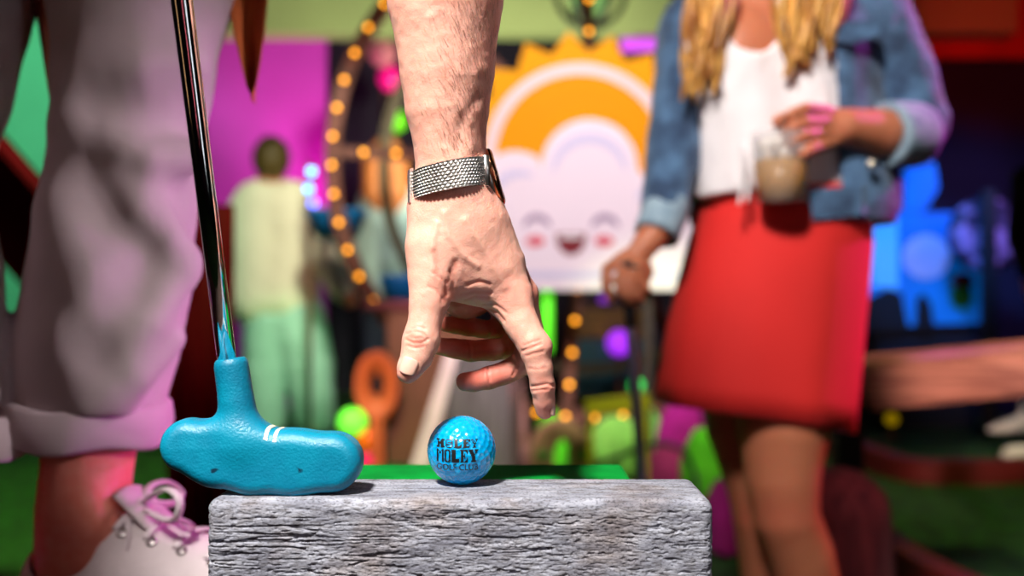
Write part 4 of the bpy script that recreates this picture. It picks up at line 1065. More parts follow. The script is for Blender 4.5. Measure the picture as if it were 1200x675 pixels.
    a = Wp(741.5, 314, -.094); link('ring', raw(*sweep([a + Vector((.0125 * math.cos(q * PI / 10), -.004 + .0125 * math.sin(q * PI / 10), 0.004 * math.cos(q * PI / 10))) for q in range(20)], .0025, 8, closed=True)), mat('silver_ring', rgb(240, 236, 225), 0.15, 1.0), t)
    return t
woman()

# the drink in her hand
def drink():
    c0 = Wp(916, 238, -.128); c1 = Wp(914, 158, -.128); ax = (c1 - c0).normalized(); L = (c1 - c0).length
    t = thing('drink_cup', 'clear plastic cup of iced amber drink in the hand before the red skirt', 'cup', c0)
    clear = mat('clear_plastic', rgb(245, 245, 245), 0.08); clear.node_tree.nodes['Principled BSDF'].inputs['Alpha'].default_value = 0.22
    link('cup', raw(*lathe([(0, 0), (.040, 0), (.047, L), (.0485, L + .002), (.046, L), (.0385, .003), (0, .003)], c0, ax, 48)), clear, t)
    link('drink', raw(*lathe([(0, .004), (.0378, .004), (.0418, L * .62), (0, L * .62)], c0, ax, 40)), mat('amber_drink', rgb(204, 146, 52), 0.25), t)
    ice = mat('ice', rgb(232, 222, 212), 0.2); rnd = random.Random(3)
    for i in range(7):
        o = c0 + ax * (L * .70 + (i // 4) * .020) + Vector((.020 * math.cos(i * 1.6 + i // 4), .020 * math.sin(i * 1.6), 0))
        bm = bmesh.new(); bmesh.ops.create_cube(bm, size=.020); bmesh.ops.bevel(bm, geom=list(bm.edges), offset=.003, segments=2, affect='EDGES')
        bmesh.ops.rotate(bm, verts=bm.verts, matrix=Matrix.Rotation(rnd.uniform(0, 3), 3, Vector((rnd.random(), rnd.random(), 1)).normalized()))
        bmesh.ops.translate(bm, verts=bm.verts, vec=o); link('ice_cube', bm_mesh(bm), ice, t)
drink()
def club():
    D = WD - .1
    a = P(737, 348, D); b = P(752, 560, D); ax = (b - a).normalized(); e = b + ax * ((b.z - .03) / -ax.z); top = a - ax * 0.06
    t = thing('putter', 'slim dark putter standing upright under the hand beside the red skirt', 'putter', e)
    link('grip', raw(*sweep([top, top + ax * .005, a + ax * .012, a + ax * .05], [.008, .0115, .011, .009], 16)), mat('dark_grip', rgb(26, 24, 30), 0.8), t)
    link('shaft', raw(*sweep([a + ax * .05, e], [.0082, .0075], 16)), mat('blued_steel', rgb(120, 126, 150), 0.3, 0.8), t)
    f = Field(e - Vector((.08, .03, .03)), e + Vector((.08, .03, .05)), .003); f.chain([(e + Vector((-.05, 0, -.008)), .02), (e + Vector((.05, 0, -.008)), .02)]); f.chain([(e + Vector((0, 0, .035)), .011), (e, .014)], .01)
    link('putter_head', f.mesh(1), mat('purple_rubber', rgb(110, 50, 160), 0.5), t)
club()

# ------------------------------------------------------------------ sun and cloud sign
def arc(c, r0, a0, a1, n): return [(c[0] + r0 * math.cos(a0 + (a1 - a0) * i / n), c[1] + r0 * math.sin(a0 + (a1 - a0) * i / n)) for i in range(n + 1)]
def sign():
    D = 4.5; s = D / F
    X = lambda x, y: ((x - 600) * s, CZ - (y - 337.5) * s)
    t = thing('sun_sign', 'cut-out sign of a smiling pink cloud before an orange sun', 'sign', (X(683, 340)[0], D, 0))
    ora = mat('sun_orange', rgb(242, 156, 0), 0.6, spec=0.1); pale = mat('pale_pink', rgb(250, 212, 212), 0.6); amb = mat('ray_amber', rgb(246, 164, 4), 0.6, spec=0.1)
    cloud_m = mat('cloud_pink', rgb(250, 226, 236), 0.6); lav = mat('lavender', rgb(220, 206, 232), 0.6)
    red = mat('mouth_red', rgb(128, 6, 24), 0.6); blush = mat('blush_red', rgb(226, 70, 90), 0.6); grey = mat('eye_grey', rgb(160, 128, 160), 0.6); wht = mat('tooth_white', rgb(252, 244, 246), 0.6)
    c = (679, 186); pts = []
    for i in range(36):
        a = math.radians(-5 + i * 10); r = 150 if i % 2 == 0 else 126
        pts.append(X(c[0] + r * math.cos(a), c[1] - r * math.sin(a)))
    link('rays', prism(pts, D, D + .02), amb, t, smooth=False)
    circ = lambda r, n=72: [X(c[0] + r * math.cos(2 * PI * i / n), c[1] - r * math.sin(2 * PI * i / n)) for i in range(n)]
    link('sun_rim', prism(circ(112), D - .008, D), pale, t, smooth=False)
    link('sun_disc', prism(circ(98), D - .014, D - .0075), ora, t, smooth=False)
    # cloud outline: a flat base with three bumps
    out = [(564, 340), (797, 340), (808, 300), (812, 262)]
    out += [(775 + 38 * math.cos(a), 236 - 38 * math.sin(a)) for a in np.linspace(math.radians(-10), math.radians(128), 18)]
    out += [(690 + 56 * math.cos(a), 197 - 56 * math.sin(a)) for a in np.linspace(math.radians(-2), math.radians(190), 34)]
    out += [(604 + 46 * math.cos(a), 224 - 46 * math.sin(a)) for a in np.linspace(math.radians(52), math.radians(200), 22)]
    out += [(556, 300)]
    link('cloud', prism([X(*p) for p in out], D - .040, D - .016), cloud_m, t, smooth=False)
    def band(cx, cy, r, a0, a1, w_, m, name, dd=.043, n=26):
        A = [(cx + (r + w_ / 2 * max(0, math.sin(PI * i / n)) ** .5) * math.cos(a0 + (a1 - a0) * i / n), cy - (r + w_ / 2 * max(0, math.sin(PI * i / n)) ** .5) * math.sin(a0 + (a1 - a0) * i / n)) for i in range(n + 1)]
        B = [(cx + (r - w_ / 2 * max(0, math.sin(PI * i / n)) ** .5) * math.cos(a0 + (a1 - a0) * i / n), cy - (r - w_ / 2 * max(0, math.sin(PI * i / n)) ** .5) * math.sin(a0 + (a1 - a0) * i / n)) for i in range(n, -1, -1)]
        link(name, prism([X(*p) for p in A + B[1:-1]], D - dd, D - .039), m, t, smooth=False)
    R_ = math.radians
    band(690, 206, 42, R_(5), R_(178), 13, lav, 'shade_line'); band(610, 238, 34, R_(62), R_(200), 11, lav, 'shade_line'); band(775, 252, 34, R_(75), R_(150), 11, lav, 'shade_line')
    link('base_stripe', prism([X(*p) for p in ((568, 318), (794, 318), (794, 327), (568, 327))], D - .042, D - .039), lav, t, smooth=False)
    for cx in (629, 708): band(cx, 270, 15, R_(8), R_(172), 7.5, grey, 'eye')
    for cx in (627, 707):
        link('cheek', prism([X(cx + 11 * math.cos(a), 283 - 6 * math.sin(a)) for a in np.linspace(0, 2 * PI, 24, endpoint=False)], D - .043, D - .039), blush, t, smooth=False)
    m_ = [(651, 274), (686, 274)] + [(668.5 + 17.5 * math.cos(a), 277 - 22 * math.sin(a)) for a in np.linspace(0, -PI, 20)]
    link('mouth', prism([X(*p) for p in m_], D - .043, D - .039), red, t, smooth=False)
    link('teeth', prism([X(*p) for p in ((656, 276), (681, 276), (680, 280), (657, 280))], D - .0445, D - .0425), wht, t, smooth=False)
    post = mat('sign_post', rgb(60, 40, 40), 0.7)
    for x in (605, 760): link('post', box((X(x, 0)[0] - .02, D + .02, 0), (X(x, 0)[0] + .02, D + .05, X(0, 220)[1])), post, t, smooth=False)
sign()

# ------------------------------------------------------------------ bulb-lit wheel behind the sign
def wheel():
    D = 4.95; s = D / F; c = P(690, 188, D); R = 301 * s
    wood = mat('wheel_wood', rgb(98, 52, 44), 0.7, var=0.4, vscale=10); dark = mat('wheel_back', rgb(54, 46, 26), 0.8)
    glow = mat('warm_bulb', rgb(255, 190, 70), 0.3, emit=rgb(255, 160, 34), estr=4.6)
    leg_m = mat('leg_red', rgb(110, 26, 34), 0.7, var=0.3, vscale=12)
    t = thing('bulb_wheel', 'tall brown wheel studded with warm bulbs standing behind the cloud sign', 'wheel', (c.x, D, 0))
    def rim(y, r0, r1, dp, m, name):
        n = 120; rings = []
        for r, yy in ((r0, y), (r1, y), (r1, y + dp), (r0, y + dp)):
            rings.append([Vector((c.x + r * math.cos(2 * PI * i / n), yy, c.z + r * math.sin(2 * PI * i / n))) for i in range(n)])
        link(name, raw(*loft(rings + [rings[0]], False)), m, t, smooth=False)
    rim(D, R - .036, R + .036, .04, wood, 'rim'); rim(D + .35, R - .24, R - .18, .03, dark, 'rim')
    def bulb(p): link('bulb', sphere(p, .013, 6), glow, t)
    for i in range(56):
        a = 2 * PI * i / 56 + .02; bulb(c + Vector((R * math.cos(a), -.016, R * math.sin(a))))
    for deg in (0, 46, 90, 134, 178, 222, 265, 294):
        a = math.radians(deg); d = Vector((math.cos(a), 0, math.sin(a)))
        link('spoke', bar(c + d * .06 + Vector((0, .02, 0)), c + d * (R - .03) + Vector((0, .02, 0)), .03, .055), wood if deg != 294 else leg_m, t, smooth=False)
        if deg in (90, 178, 265):
            for k in range(1, 8):
                bulb(c + d * (R * k / 8) + Vector((0, -.016, 0)))
    link('hub', raw(*lathe([(0, -.05), (.09, -.05), (.10, -.02), (.10, .36), (.07, .4), (0, .4)], c, (0, 1, 0), 32)), wood, t)
    for sx in (-1, 1): link('leg', bar(c + Vector((0, .30, 0)), Vector((c.x + sx * .75, D + .30, 0.0)), .06, .06), leg_m, t, smooth=False)
    # tubs hung round the rim
    tub = mat('tub_blue', rgb(10, 96, 160), 0.5)
    for x, y, sc in ((394, 262, 1.0), (470, 338, .75)):
        p = P(x, y, D + .2); r = .155 * sc
        link('tub', raw(*lathe([(0, -.075), (r * .7, -.075), (r, .05), (r * 1.04, .07), (r * .92, .06), (r * .6, -.06), (0, -.06)], p, (0, 0, 1), 28)), tub, t)
wheel()

# ------------------------------------------------------------------ raised fascia, wall panels, ledges
hdr = mat('header_green', rgb(156, 168, 104), 0.8, var=0.12, vscale=2)
tag(link('trim_1', box((-2.6, 6.3, P(0, 38, 6.3).z), (3.2, 6.5, 3.3)), hdr, smooth=False), kind='structure')
panel = mat('magenta_panel', rgb(206, 60, 190), 0.7, var=0.15, vscale=2)
tag(link('wall_panel', box((P(240, 0, 7).x, 7.0, 0), (P(382, 0, 7).x, 7.06, 3.0)), panel, smooth=False), 'tall pink painted partition behind the cream-jumper person', 'partition')
lilac = mat('lilac_ledge', rgb(186, 70, 214), 0.6)
t = thing('light_tube', 'purple fluorescent tube above the sun sign beside the blonde hair', 'lamp', P(767, 50, 6.36))
link('tube', raw(*sweep([P(728, 52, 6.36), P(815, 50, 6.36)], .045, 16)), mat('purple_tube', rgb(190, 70, 220), 0.5, emit=rgb(176, 46, 200), estr=0.55), t)
for x in (736, 806): link('bracket', box((P(x, 0, 6.36).x - .03, 6.34, P(0, 46, 6.36).z), (P(x, 0, 6.36).x + .03, 6.39, P(0, 38, 6.3).z)), hdr, t, smooth=False)
redw = mat('red_fascia', rgb(190, 36, 20), 0.8, var=0.3, vscale=3)
tag(link('trim_2', box((P(1040, 0, 6.5).x, 6.5, P(0, 68, 6.5).z), (5.5, 6.6, 3.3)), redw, smooth=False), kind='structure')
navy = mat('navy_board', rgb(30, 26, 62), 0.8, var=0.3, vscale=2)
tag(link('wall_panel', box((P(1020, 0, 6.7).x, 6.62, 0.0), (5.5, 6.7, P(0, 66, 6.7).z)), navy, smooth=False), 'dark navy partition under the red fascia', 'partition')
mint = mat('mint_panel', rgb(150, 230, 190), 0.7, var=0.2, vscale=2)
tag(link('wall_panel', box((-4.2, 5.9, 0.0), (P(70, 0, 5.9).x, 6.0, 2.5)), mint, smooth=False), 'mint green partition seen between the trousered legs', 'partition')
mar = mat('maroon_drape', rgb(92, 0, 20), 0.95, var=0.4, vscale=3, spec=0.05)
def drape():
    V = []; Q = []; n = 40; D = 2.5
    for lay in (0, .02):
        for k in range(2):
            for i in range(n):
                u = i / (n - 1); x = 183 + 92 * u + (20 * (1 - u)) * k; V.append(P(x, 240 + 0 * k if k == 0 else 337.5 + CZ * F / D - 2, D + lay + .03 * math.sin(u * 15)))
    for i in range(n - 1):
        Q += [(i, i + 1, n + i + 1, n + i), (2 * n + i, 3 * n + i, 3 * n + i + 1, 2 * n + i + 1), (i, 2 * n + i, 2 * n + i + 1, i + 1), (n + i, n + i + 1, 3 * n + i + 1, 3 * n + i)]
    Q += [(0, n, 3 * n, 2 * n), (n - 1, 3 * n - 1, 4 * n - 1, 2 * n - 1)]
    me = raw(V, Q); bm = bmesh.new(); bm.from_mesh(me)
    tag(link('curtain', bm_mesh(bm), mar), 'dark maroon cloth screen behind the turquoise putter', 'curtain')
drape()
tag(link('slanted_rail', bar(P(-95, 118, 2.9), P(150, 400, 2.9), .10, .20, .01), mar, smooth=False), 'broad slanting dark maroon rail between the trousered legs, in front of the mint partition', 'rail')

# ------------------------------------------------------------------ blue mural board at the side, glow added to its paint
def mural():
    D = 6.0; X = lambda x, y: (P(x, 0, D).x, P(0, y, D).z)
    blue = mat('mural_blue', rgb(20, 140, 235), 0.6, c2=rgb(8, 90, 210), vscale=1.6, emit=rgb(0, 120, 225), estr=0.25)  # painted board; emission in its colours stands in for blue lighting
    t = thing('mural_board', 'blue painted mural with added glow and pale moon at the far side of the hall', 'mural', (P(1095, 0, D).x, D + .04, 0))
    link('screen', prism([X(*p) for p in ((1012, 248), (1158, 250), (1160, 378), (1050, 382), (1012, 352))], D, D + .05), blue, t, smooth=False)
    link('screen', prism([X(*p) for p in ((1062, 196), (1096, 190), (1100, 220), (1084, 247), (1060, 247))], D, D + .05), blue, t, smooth=False)
    lb = mat('mural_cyan', rgb(110, 200, 255), 0.6, emit=rgb(60, 150, 255), estr=0.4)  # pale stripe of the board, brightened by added emission
    link('cyan_strip', prism([X(*p) for p in ((1018, 256), (1052, 256), (1052, 338), (1022, 336))], D - .006, D + .001), lb, t, smooth=False)
    link('moon', prism([X(1085 + 27 * math.cos(a), 301 - 26 * math.sin(a)) for a in np.linspace(0, 2 * PI, 40, endpoint=False)], D - .012, D + .001), mat('moon_white', rgb(190, 190, 240), 0.6, c2=rgb(140, 150, 220), vscale=5, emit=rgb(120, 130, 220), estr=0.35), t, smooth=False)
    link('leaf_shape', prism([X(*p) for p in ((1114, 338), (1136, 330), (1140, 352), (1128, 364), (1114, 356))], D - .010, D + .001), mat('mural_green', rgb(40, 170, 70), 0.6), t, smooth=False)
    link('leaf_shape', prism([X(*p) for p in ((1112, 332), (1120, 320), (1136, 320), (1143, 334), (1128, 338))], D - .010, D + .001), mat('mural_red', rgb(130, 30, 50), 0.6), t, smooth=False)
    link('rock_shape', prism([X(*p) for p in ((1012, 352), (1040, 338), (1056, 344), (1064, 384), (1012, 390))], D - .012, D + .001), mat('mural_dark', rgb(10, 12, 30), 0.7), t, smooth=False)
    link('rock_shape', prism([X(*p) for p in ((1074, 350), (1082, 344), (1090, 356), (1094, 384), (1072, 384))], D - .012, D + .001), bpy.data.materials['mural_dark'], t, smooth=False)
    link('stand', box((P(1030, 0, D).x, D + .05, 0), (P(1150, 0, D).x, D + .12, P(0, 260, D).z)), bpy.data.materials['mural_dark'], t, smooth=False)
    # a purple rosette on a dark post next to it
    D2 = 5.7; t = thing('rosette_post', 'dark post with a mottled purple rosette beside the blue mural', 'post', (P(1160, 0, D2).x, D2, 0))
    c = P(1157, 275, D2)
    link('rosette', raw(*lathe([(0, 0), (.15, 0), (.215, .01), (.215, .04), (0, .05)], c, (0, 1, 0), 40)), mat('rosette_purple', rgb(206, 140, 206), 0.7, c2=rgb(50, 20, 60), vscale=9, ramp=(.45, .6)), t)
    link('post', box((c.x - .045, D2 - .05, 0), (c.x + .035, D2, c.z + .25), .01), mat('post_dark', rgb(22, 16, 28), 0.7), t, smooth=False)
mural()

# ------------------------------------------------------------------ other visitors, far back
def visitor(D, head, hr, hairc, torso, arms, legs, topc, legc, label, hair_extra=(), shoe_c=(230, 230, 220), bounds=None):
    s = D / F; X = lambda p: P(p[0], p[1], D + (p[2] if len(p) > 2 else 0))
    allp = [head] + [q for ch in torso + arms + legs for q in ch]
    xs = [X(p).x for p in allp]; lo = (min(xs) - .25, D - .45, -.01); hi = (max(xs) + .25, D + .45, X((0, head[1] - hr * 2)).z + .1)
    t = thing('person', label, 'person', (sum(xs) / len(xs), D, 0))
    f = Field(lo, hi, .014)
    f.ell(X(head), (hr * .82 * s, hr * .95 * s, hr * 1.15 * s)); f.ell(X((head[0], head[1] + hr * .2, -hr * s * .0 + .06)), (.05, .06, .06), .03)
    f.chain([(X((head[0], head[1] + hr * .8)), 11 * s), (X(torso[0][0]), 12 * s)], .03)
    for ch in torso: f.chain([(X(p), p[3] * s * .92) for p in ch], .05)
    for ch in arms: f.chain([(X(p), p[3] * s * .82) for p in ch], .02); p = ch[-1]; f.ell(X(p), (.035, .03, .045), .02)
    for ch in legs: f.chain([(X(p), p[3] * s * .85) for p in ch], .02)
    me = f.mesh(1); n = len(me.vertices); at = me.attributes.new('flush', 'FLOAT', 'POINT'); at.data.foreach_set('value', np.full(n, .15, np.float32))
    link('body', me, SKIN2, t)
    f = Field(lo, hi, .012)
    for ch in torso: f.chain([(X(p), p[3] * s) for p in ch], .05)
    for ch in arms: f.chain([(X(p), p[3] * s) for p in ch[:-1]], .03)
    zc = X(torso[0][-1]).z - torso[0][-1][3] * s * .95
    f.op(lambda A: zc - A[..., 2], f.lo, f.lo + f.vox * f.n, cut=True)
    V, Q = f.arrays(2); N = vnormals(V, Q); V = V + N * (0.02 * (fbm(V * 9, 4, 3) - .5))[:, None]
    link('jumper', npmesh(V, Q), mat('jumper', rgb(*topc), .9, bump=.5, bscale=120), t)
    f = Field(lo, hi, .012)
    for ch in legs: f.chain([(X(p), p[3] * s) for p in ch[:-1]], .02)
    V, Q = f.arrays(2); N = vnormals(V, Q); V = V + N * (0.02 * (fbm(V * 9, 14, 3) - .5))[:, None]
    link('jeans', npmesh(V, Q), mat('jeans', rgb(*legc), .9, bump=.4, bscale=120), t)
    f = Field(lo, hi, .010); f.ell(X((head[0], head[1] - hr * .1, -.02)), (hr * .95 * s, hr * 1.0 * s, hr * 1.2 * s))
    f.ell(X((head[0], head[1] + hr * .3, .12)), (hr * .7 * s, hr * .8 * s, hr * .9 * s), .01, True)
    for ch in hair_extra: f.chain([(X(p), p[3] * s) for p in ch], .03)
    link('hair', f.mesh(1), mat('hair', rgb(*hairc), .6, bump=.5, bscale=90), t)
    sm = mat('shoe', rgb(*shoe_c), .7)
    for ch in legs:
        p = X(ch[-1]); ff = Field((p.x - .08, p.y - .2, -.005), (p.x + .08, p.y + .12, .12), .01)
        ff.chain([((p.x, p.y + .05, .045), .045), ((p.x, p.y - .11, .035), .036)], .02); ff.op(lambda A: -A[..., 2], ff.lo, ff.lo + ff.vox * ff.n, cut=True)
        link('shoe', ff.mesh(1), sm, t)
    return t
visitor(5.75, (318, 188), 23, (84, 66, 22), [[(305, 240, .0, 30), (302, 290, 0, 32), (306, 350, 0, 36)], [(338, 240, 0, 30), (340, 290, 0, 30), (338, 350, 0, 36)]],
        [[(350, 250, 0, 26), (378, 302, -.04, 19), (402, 342, -.12, 13), (410, 352, -.14, 9)], [(292, 246, 0, 24), (283, 310, 0, 17), (290, 352, -.05, 12), (292, 366, -.06, 8)]],
        [[(318, 372, 0, 32), (312, 430, 0, 26), (313, 494, 0, 21), (313, 506, 0, 14)], [(346, 372, 0, 34), (362, 430, 0, 29), (369, 492, 0, 24), (369, 506, 0, 14)]],
        (226, 222, 196), (170, 205, 196), 'person in cream jumper and pale jeans seen from behind, leaning aside')
visitor(6.3, (452, 188), 22, (170, 96, 40), [[(446, 236, 0, 24), (446, 290, 0, 24), (446, 338, 0, 26)], [(468, 236, 0, 24), (468, 290, 0, 24), (468, 338, 0, 26)]],
        [[(432, 240, 0, 14), (425, 290, 0, 11), (432, 330, -.05, 9), (436, 342, -.06, 7)], [(482, 240, 0, 14), (490, 290, 0, 11), (486, 330, -.05, 9), (482, 342, -.06, 7)]],
        [[(446, 350, 0, 24), (444, 420, 0, 18), (444, 482, 0, 13), (444, 490, 0, 10)], [(470, 350, 0, 24), (472, 420, 0, 18), (472, 482, 0, 13), (472, 490, 0, 10)]],
        (160, 180, 172), (30, 34, 50), 'person in grey-green top with long auburn hair behind the bulb wheel',
        hair_extra=[[(440, 190, -.08, 16), (440, 225, -.10, 16), (444, 240, -.1, 9)], [(462, 190, -.08, 16), (464, 225, -.10, 16), (462, 244, -.1, 9)]])
def dark_visitor():
    D = 4.95; X = lambda x, y, dd=0: P(x, y, D + dd)
    t = thing('person', 'person in dark clothes and white sneakers half out of frame behind the wooden beam', 'person', (X(1215, 0).x, D, 0))
    f = Field((2.45, 4.5, -.01), (3.15, 5.4, 1.8), .014)
    f.ell((2.72, 4.95, 1.62), (.075, .095, .11)); f.chain([((2.72, 4.97, 1.54), .05), ((2.72, 4.97, 1.44), .055)], .02)
    f.chain([((2.72, 4.95, 1.36), .13), ((2.72, 4.95, 1.1), .12), ((2.72, 4.95, .95), .14)], .03); f.chain([((2.56, 4.95, 1.38), .06), ((2.88, 4.95, 1.38), .06)], .05)
    for sx in (-1, 1): f.chain([((2.72 + sx * .17, 4.95, 1.37), .05), ((2.72 + sx * .2, 4.97, 1.1), .04), ((2.72 + sx * .18, 4.9, .9), .03), ((2.72 + sx * .17, 4.88, .82), .035)], .02)
    L = [[(2.66, 4.95, .9), (2.66, 4.93, .5), (2.62, 4.85, .08)], [(2.79, 4.95, .9), (2.76, 4.98, .5), (2.67, 5.13, .19)]]
    for a, b, c in L: f.chain([(a, .085), (b, .06), (c, .042)], .03)
    f2 = Field((2.45, 4.5, .12), (3.15, 5.4, 1.5), .014)
    me = f.mesh(1); at = me.attributes.new('flush', 'FLOAT', 'POINT'); at.data.foreach_set('value', np.full(len(me.vertices), .15, np.float32)); link('body', me, SKIN2, t)
    dk = mat('dark_clothes', rgb(20, 18, 28), .9)
    f2.chain([((2.72, 4.95, 1.38), .145), ((2.72, 4.95, 1.1), .14), ((2.72, 4.95, .9), .155)], .03); f2.chain([((2.56, 4.95, 1.39), .075), ((2.88, 4.95, 1.39), .075)], .05)
    for sx in (-1, 1): f2.chain([((2.72 + sx * .17, 4.95, 1.37), .062), ((2.72 + sx * .2, 4.97, 1.1), .05), ((2.72 + sx * .18, 4.9, .92), .042)], .02)
    for a, b, c in L: f2.chain([(a, .1), (b, .075), (Vector(c) * .85 + Vector(b) * .15, .058)], .03)
    link('clothes', f2.mesh(1), dk, t)
    f3 = Field((2.55, 4.8, 1.4), (2.9, 5.1, 1.8), .012); f3.ell((2.72, 4.965, 1.65), (.085, .1, .11)); f3.ell((2.72, 4.86, 1.6), (.06, .06, .08), .01, True); link('hair', f3.mesh(1), dk, t)
    sm = mat('white_sneaker', rgb(240, 226, 214), .6)
    for (c, pitch) in ((L[0][2], 0), (L[1][2], -.25)):
        c = Vector(c); ff = Field(c - Vector((.30, .08, .10)), c + Vector((.12, .08, .12)), .008); z0 = c.z - .08
        d = Vector((-math.cos(pitch), 0, math.sin(pitch)))
        ff.chain([(Vector((c.x + .02, c.y, z0 + .045)), .045), (Vector((c.x - .03, c.y, z0 + .045)) + d * .0, .046), (Vector((c.x, c.y, z0 + .042)) + d * .17, .040), (Vector((c.x, c.y, z0 + .036)) + d * .2, .036)], .01)
        ff.chain([(c, .05), (c + Vector((0, 0, .04)), .048)], .03)
        ff.op(lambda A: z0 - .0 - A[..., 2], ff.lo, ff.lo + ff.vox * ff.n, cut=True)
        link('sneaker', ff.mesh(1), sm, t)
dark_visitor()

# ------------------------------------------------------------------ course furniture
brown = mat('brown_board', rgb(112, 66, 44), 0.8, var=0.25, vscale=8, stretch=(6, 6, 1))
def tower():
    D = 4.62; X = lambda x, y: (P(x, 0, D).x, P(0, y, D).z)
    t = thing('board_tower', 'tapering grey board tower with pale corner trims behind the golf ball', 'tower', (P(556, 0, D).x, D + .2, 0))
    grey = mat('grey_boards', rgb(112, 104, 106), 0.85, c2=rgb(70, 62, 64), vscale=6, stretch=(14, 14, .6), bump=.6, bscale=30); trim = mat('pale_trim', rgb(232, 204, 206), 0.7, var=.2, vscale=9)
    zb = 0.0; yb = 337.5 + CZ * F / D; zt = X(0, 400)[1]
    def q(x_top, x_bot, y): return (x_top, zt), (x_bot, zb)
    link('tower_wall', prism([(X(497, 0)[0], 0), (X(606, 0)[0], 0), (X(596, 0)[0], zt), (X(535, 0)[0], zt)], D, D + .16), grey, t, smooth=False)
    link('corner_trim', prism([(X(480, 0)[0], 0), (X(502, 0)[0], 0), (X(541, 0)[0], zt), (X(527, 0)[0], zt)], D - .03, D + .03), trim, t, smooth=False)
    link('corner_trim', prism([(X(604, 0)[0], 0), (X(622, 0)[0], 0), (X(607, 0)[0], zt), (X(595, 0)[0], zt)], D - .03, D + .03), mat('pink_trim', rgb(226, 150, 170), .7, c2=rgb(190, 120, 90), vscale=7), t, smooth=False)
    link('cap', box((X(520, 0)[0], D - .05, zt), (X(612, 0)[0], D + .17, zt + .05)), brown, t, smooth=False)
tower()
D_ = 4.8
tag(link('signpost_board', box((P(453, 0, D_).x, D_, 0), (P(522, 0, D_).x, D_ + .06, P(0, 362, D_).z), .008), brown, smooth=False), 'broad upright brown board beside the pale-trimmed tower', 'board')
tag(link('shelf_rail', box((P(424, 0, D_).x, D_ - .03, P(0, 363, D_).z), (P(506, 0, D_).x, D_ + .09, P(0, 352, D_).z), .006), mat('rail_maroon', rgb(96, 26, 34), .7), smooth=False), 'dark red rail lying across the top of the brown board', 'rail')
def ring_panel():
    D = 4.7; s = D / F; c = P(441, 452, D); n = 48; rings = []
    o = [Vector((26 * s * math.cos(2 * PI * i / n), 0, 40 * s * math.sin(2 * PI * i / n))) for i in range(n)]; i_ = [Vector((8 * s * math.cos(2 * PI * i / n), 0, 14 * s * math.sin(2 * PI * i / n))) for i in range(n)]
    for sc, y in ((o, 0), (o, .06), (i_, .06), (i_, 0)): rings.append([c + p + Vector((0, y, 0)) for p in sc])
    t = thing('oval_panel', 'orange oval cut-out with a small hole, standing beside the brown board', 'cut-out', (c.x, D + .03, 0)); m = mat('orange_paint', rgb(212, 88, 40), .6, var=.2, vscale=6)
    link('oval', raw(*loft(rings + [rings[0]], False)), m, t); link('stake', box((c.x - .03, D + .01, 0), (c.x + .03, D + .05, c.z - 38 * s)), m, t, smooth=False)
ring_panel()
def lamp_ball(x, y, r, D, col, e, label, cat='lamp', name='globe_lamp', stake=True):
    c = P(x, y, D); s = D / F; t = thing(name, label, cat, (c.x, D, 0))
    link('globe', sphere(c, r * s, 12), mat('globe_' + cat, rgb(*col), .4, emit=rgb(*col), estr=e), t)
    if stake: link('stake', raw(*lathe([(.05, 0), (.05, .01), (.012, .02), (.012, max(c.z - r * s * .8, .03))], (c.x, D, 0), (0, 0, 1), 12)), brown, t)
lamp_ball(413, 495, 17, 4.6, (120, 255, 70), .95, 'glowing green globe lamp beside the turquoise putter toe')
lamp_ball(431, 514, 13, 4.9, (255, 110, 10), .8, 'small orange globe lamp below the oval cut-out')
lamp_ball(428, 540, 9, 4.5, (235, 20, 90), .7, 'little crimson globe lamp low down behind the putter toe')
lamp_ball(726, 402, 15, 5.42, (170, 50, 255), .95, 'violet globe lamp just beside the upright dark putter')
lamp_ball(708, 351, 6, 6.1, (150, 60, 220), .6, 'tiny violet globe lamp under the cloud sign')
lamp_ball(1045, 491, 7, 5.6, (210, 170, 0), .35, 'small yellow globe lamp on the lawn under the wooden beam')
lamp_ball(746, 452, 9, 4.25, (60, 230, 110), .8, 'small green globe lamp half behind the upright dark putter shaft')
lamp_ball(458, 92, 15, 6.6, (225, 0, 120), .6, 'magenta globe lamp seen inside the bulb wheel beside the forearm')
lamp_ball(464, 142, 13, 6.9, (110, 220, 20), .7, 'green globe lamp seen inside the bulb wheel beside the wrist')
lamp_ball(449, 62, 17, 7.2, (200, 120, 120), .3, 'dull pink globe lamp high inside the bulb wheel beside the forearm')
def blue_lights():
    D = 5.3; a = P(362, 190, D)
    t = thing('lamp_stand', 'lamp stand with three cyan and blue lamps above the cream-jumper person', 'lamp', (a.x, D, 0))
    link('stand', raw(*sweep([(a.x, D + .02, 0), (a.x, D + .02, P(0, 190, D).z)], .012, 10)), brown, t)
    for x, y, c in ((365, 201, (60, 190, 255)), (362, 221, (70, 180, 255)), (367, 238, (110, 120, 255))): link('lamp_head', sphere(P(x, y, D), .022, 10), mat('cyan_lamp', rgb(*c), .3, emit=rgb(*c), estr=5), t)
blue_lights()
tag(link('light_tube', raw(*sweep([P(641.5, 318, 4.55), P(640.5, 412, 4.55)], .026, 16)), mat('green_tube', rgb(110, 255, 60), .4, emit=rgb(100, 240, 40), estr=.85)), 'upright neon green tube under the cloud sign beside the hand', 'lamp')
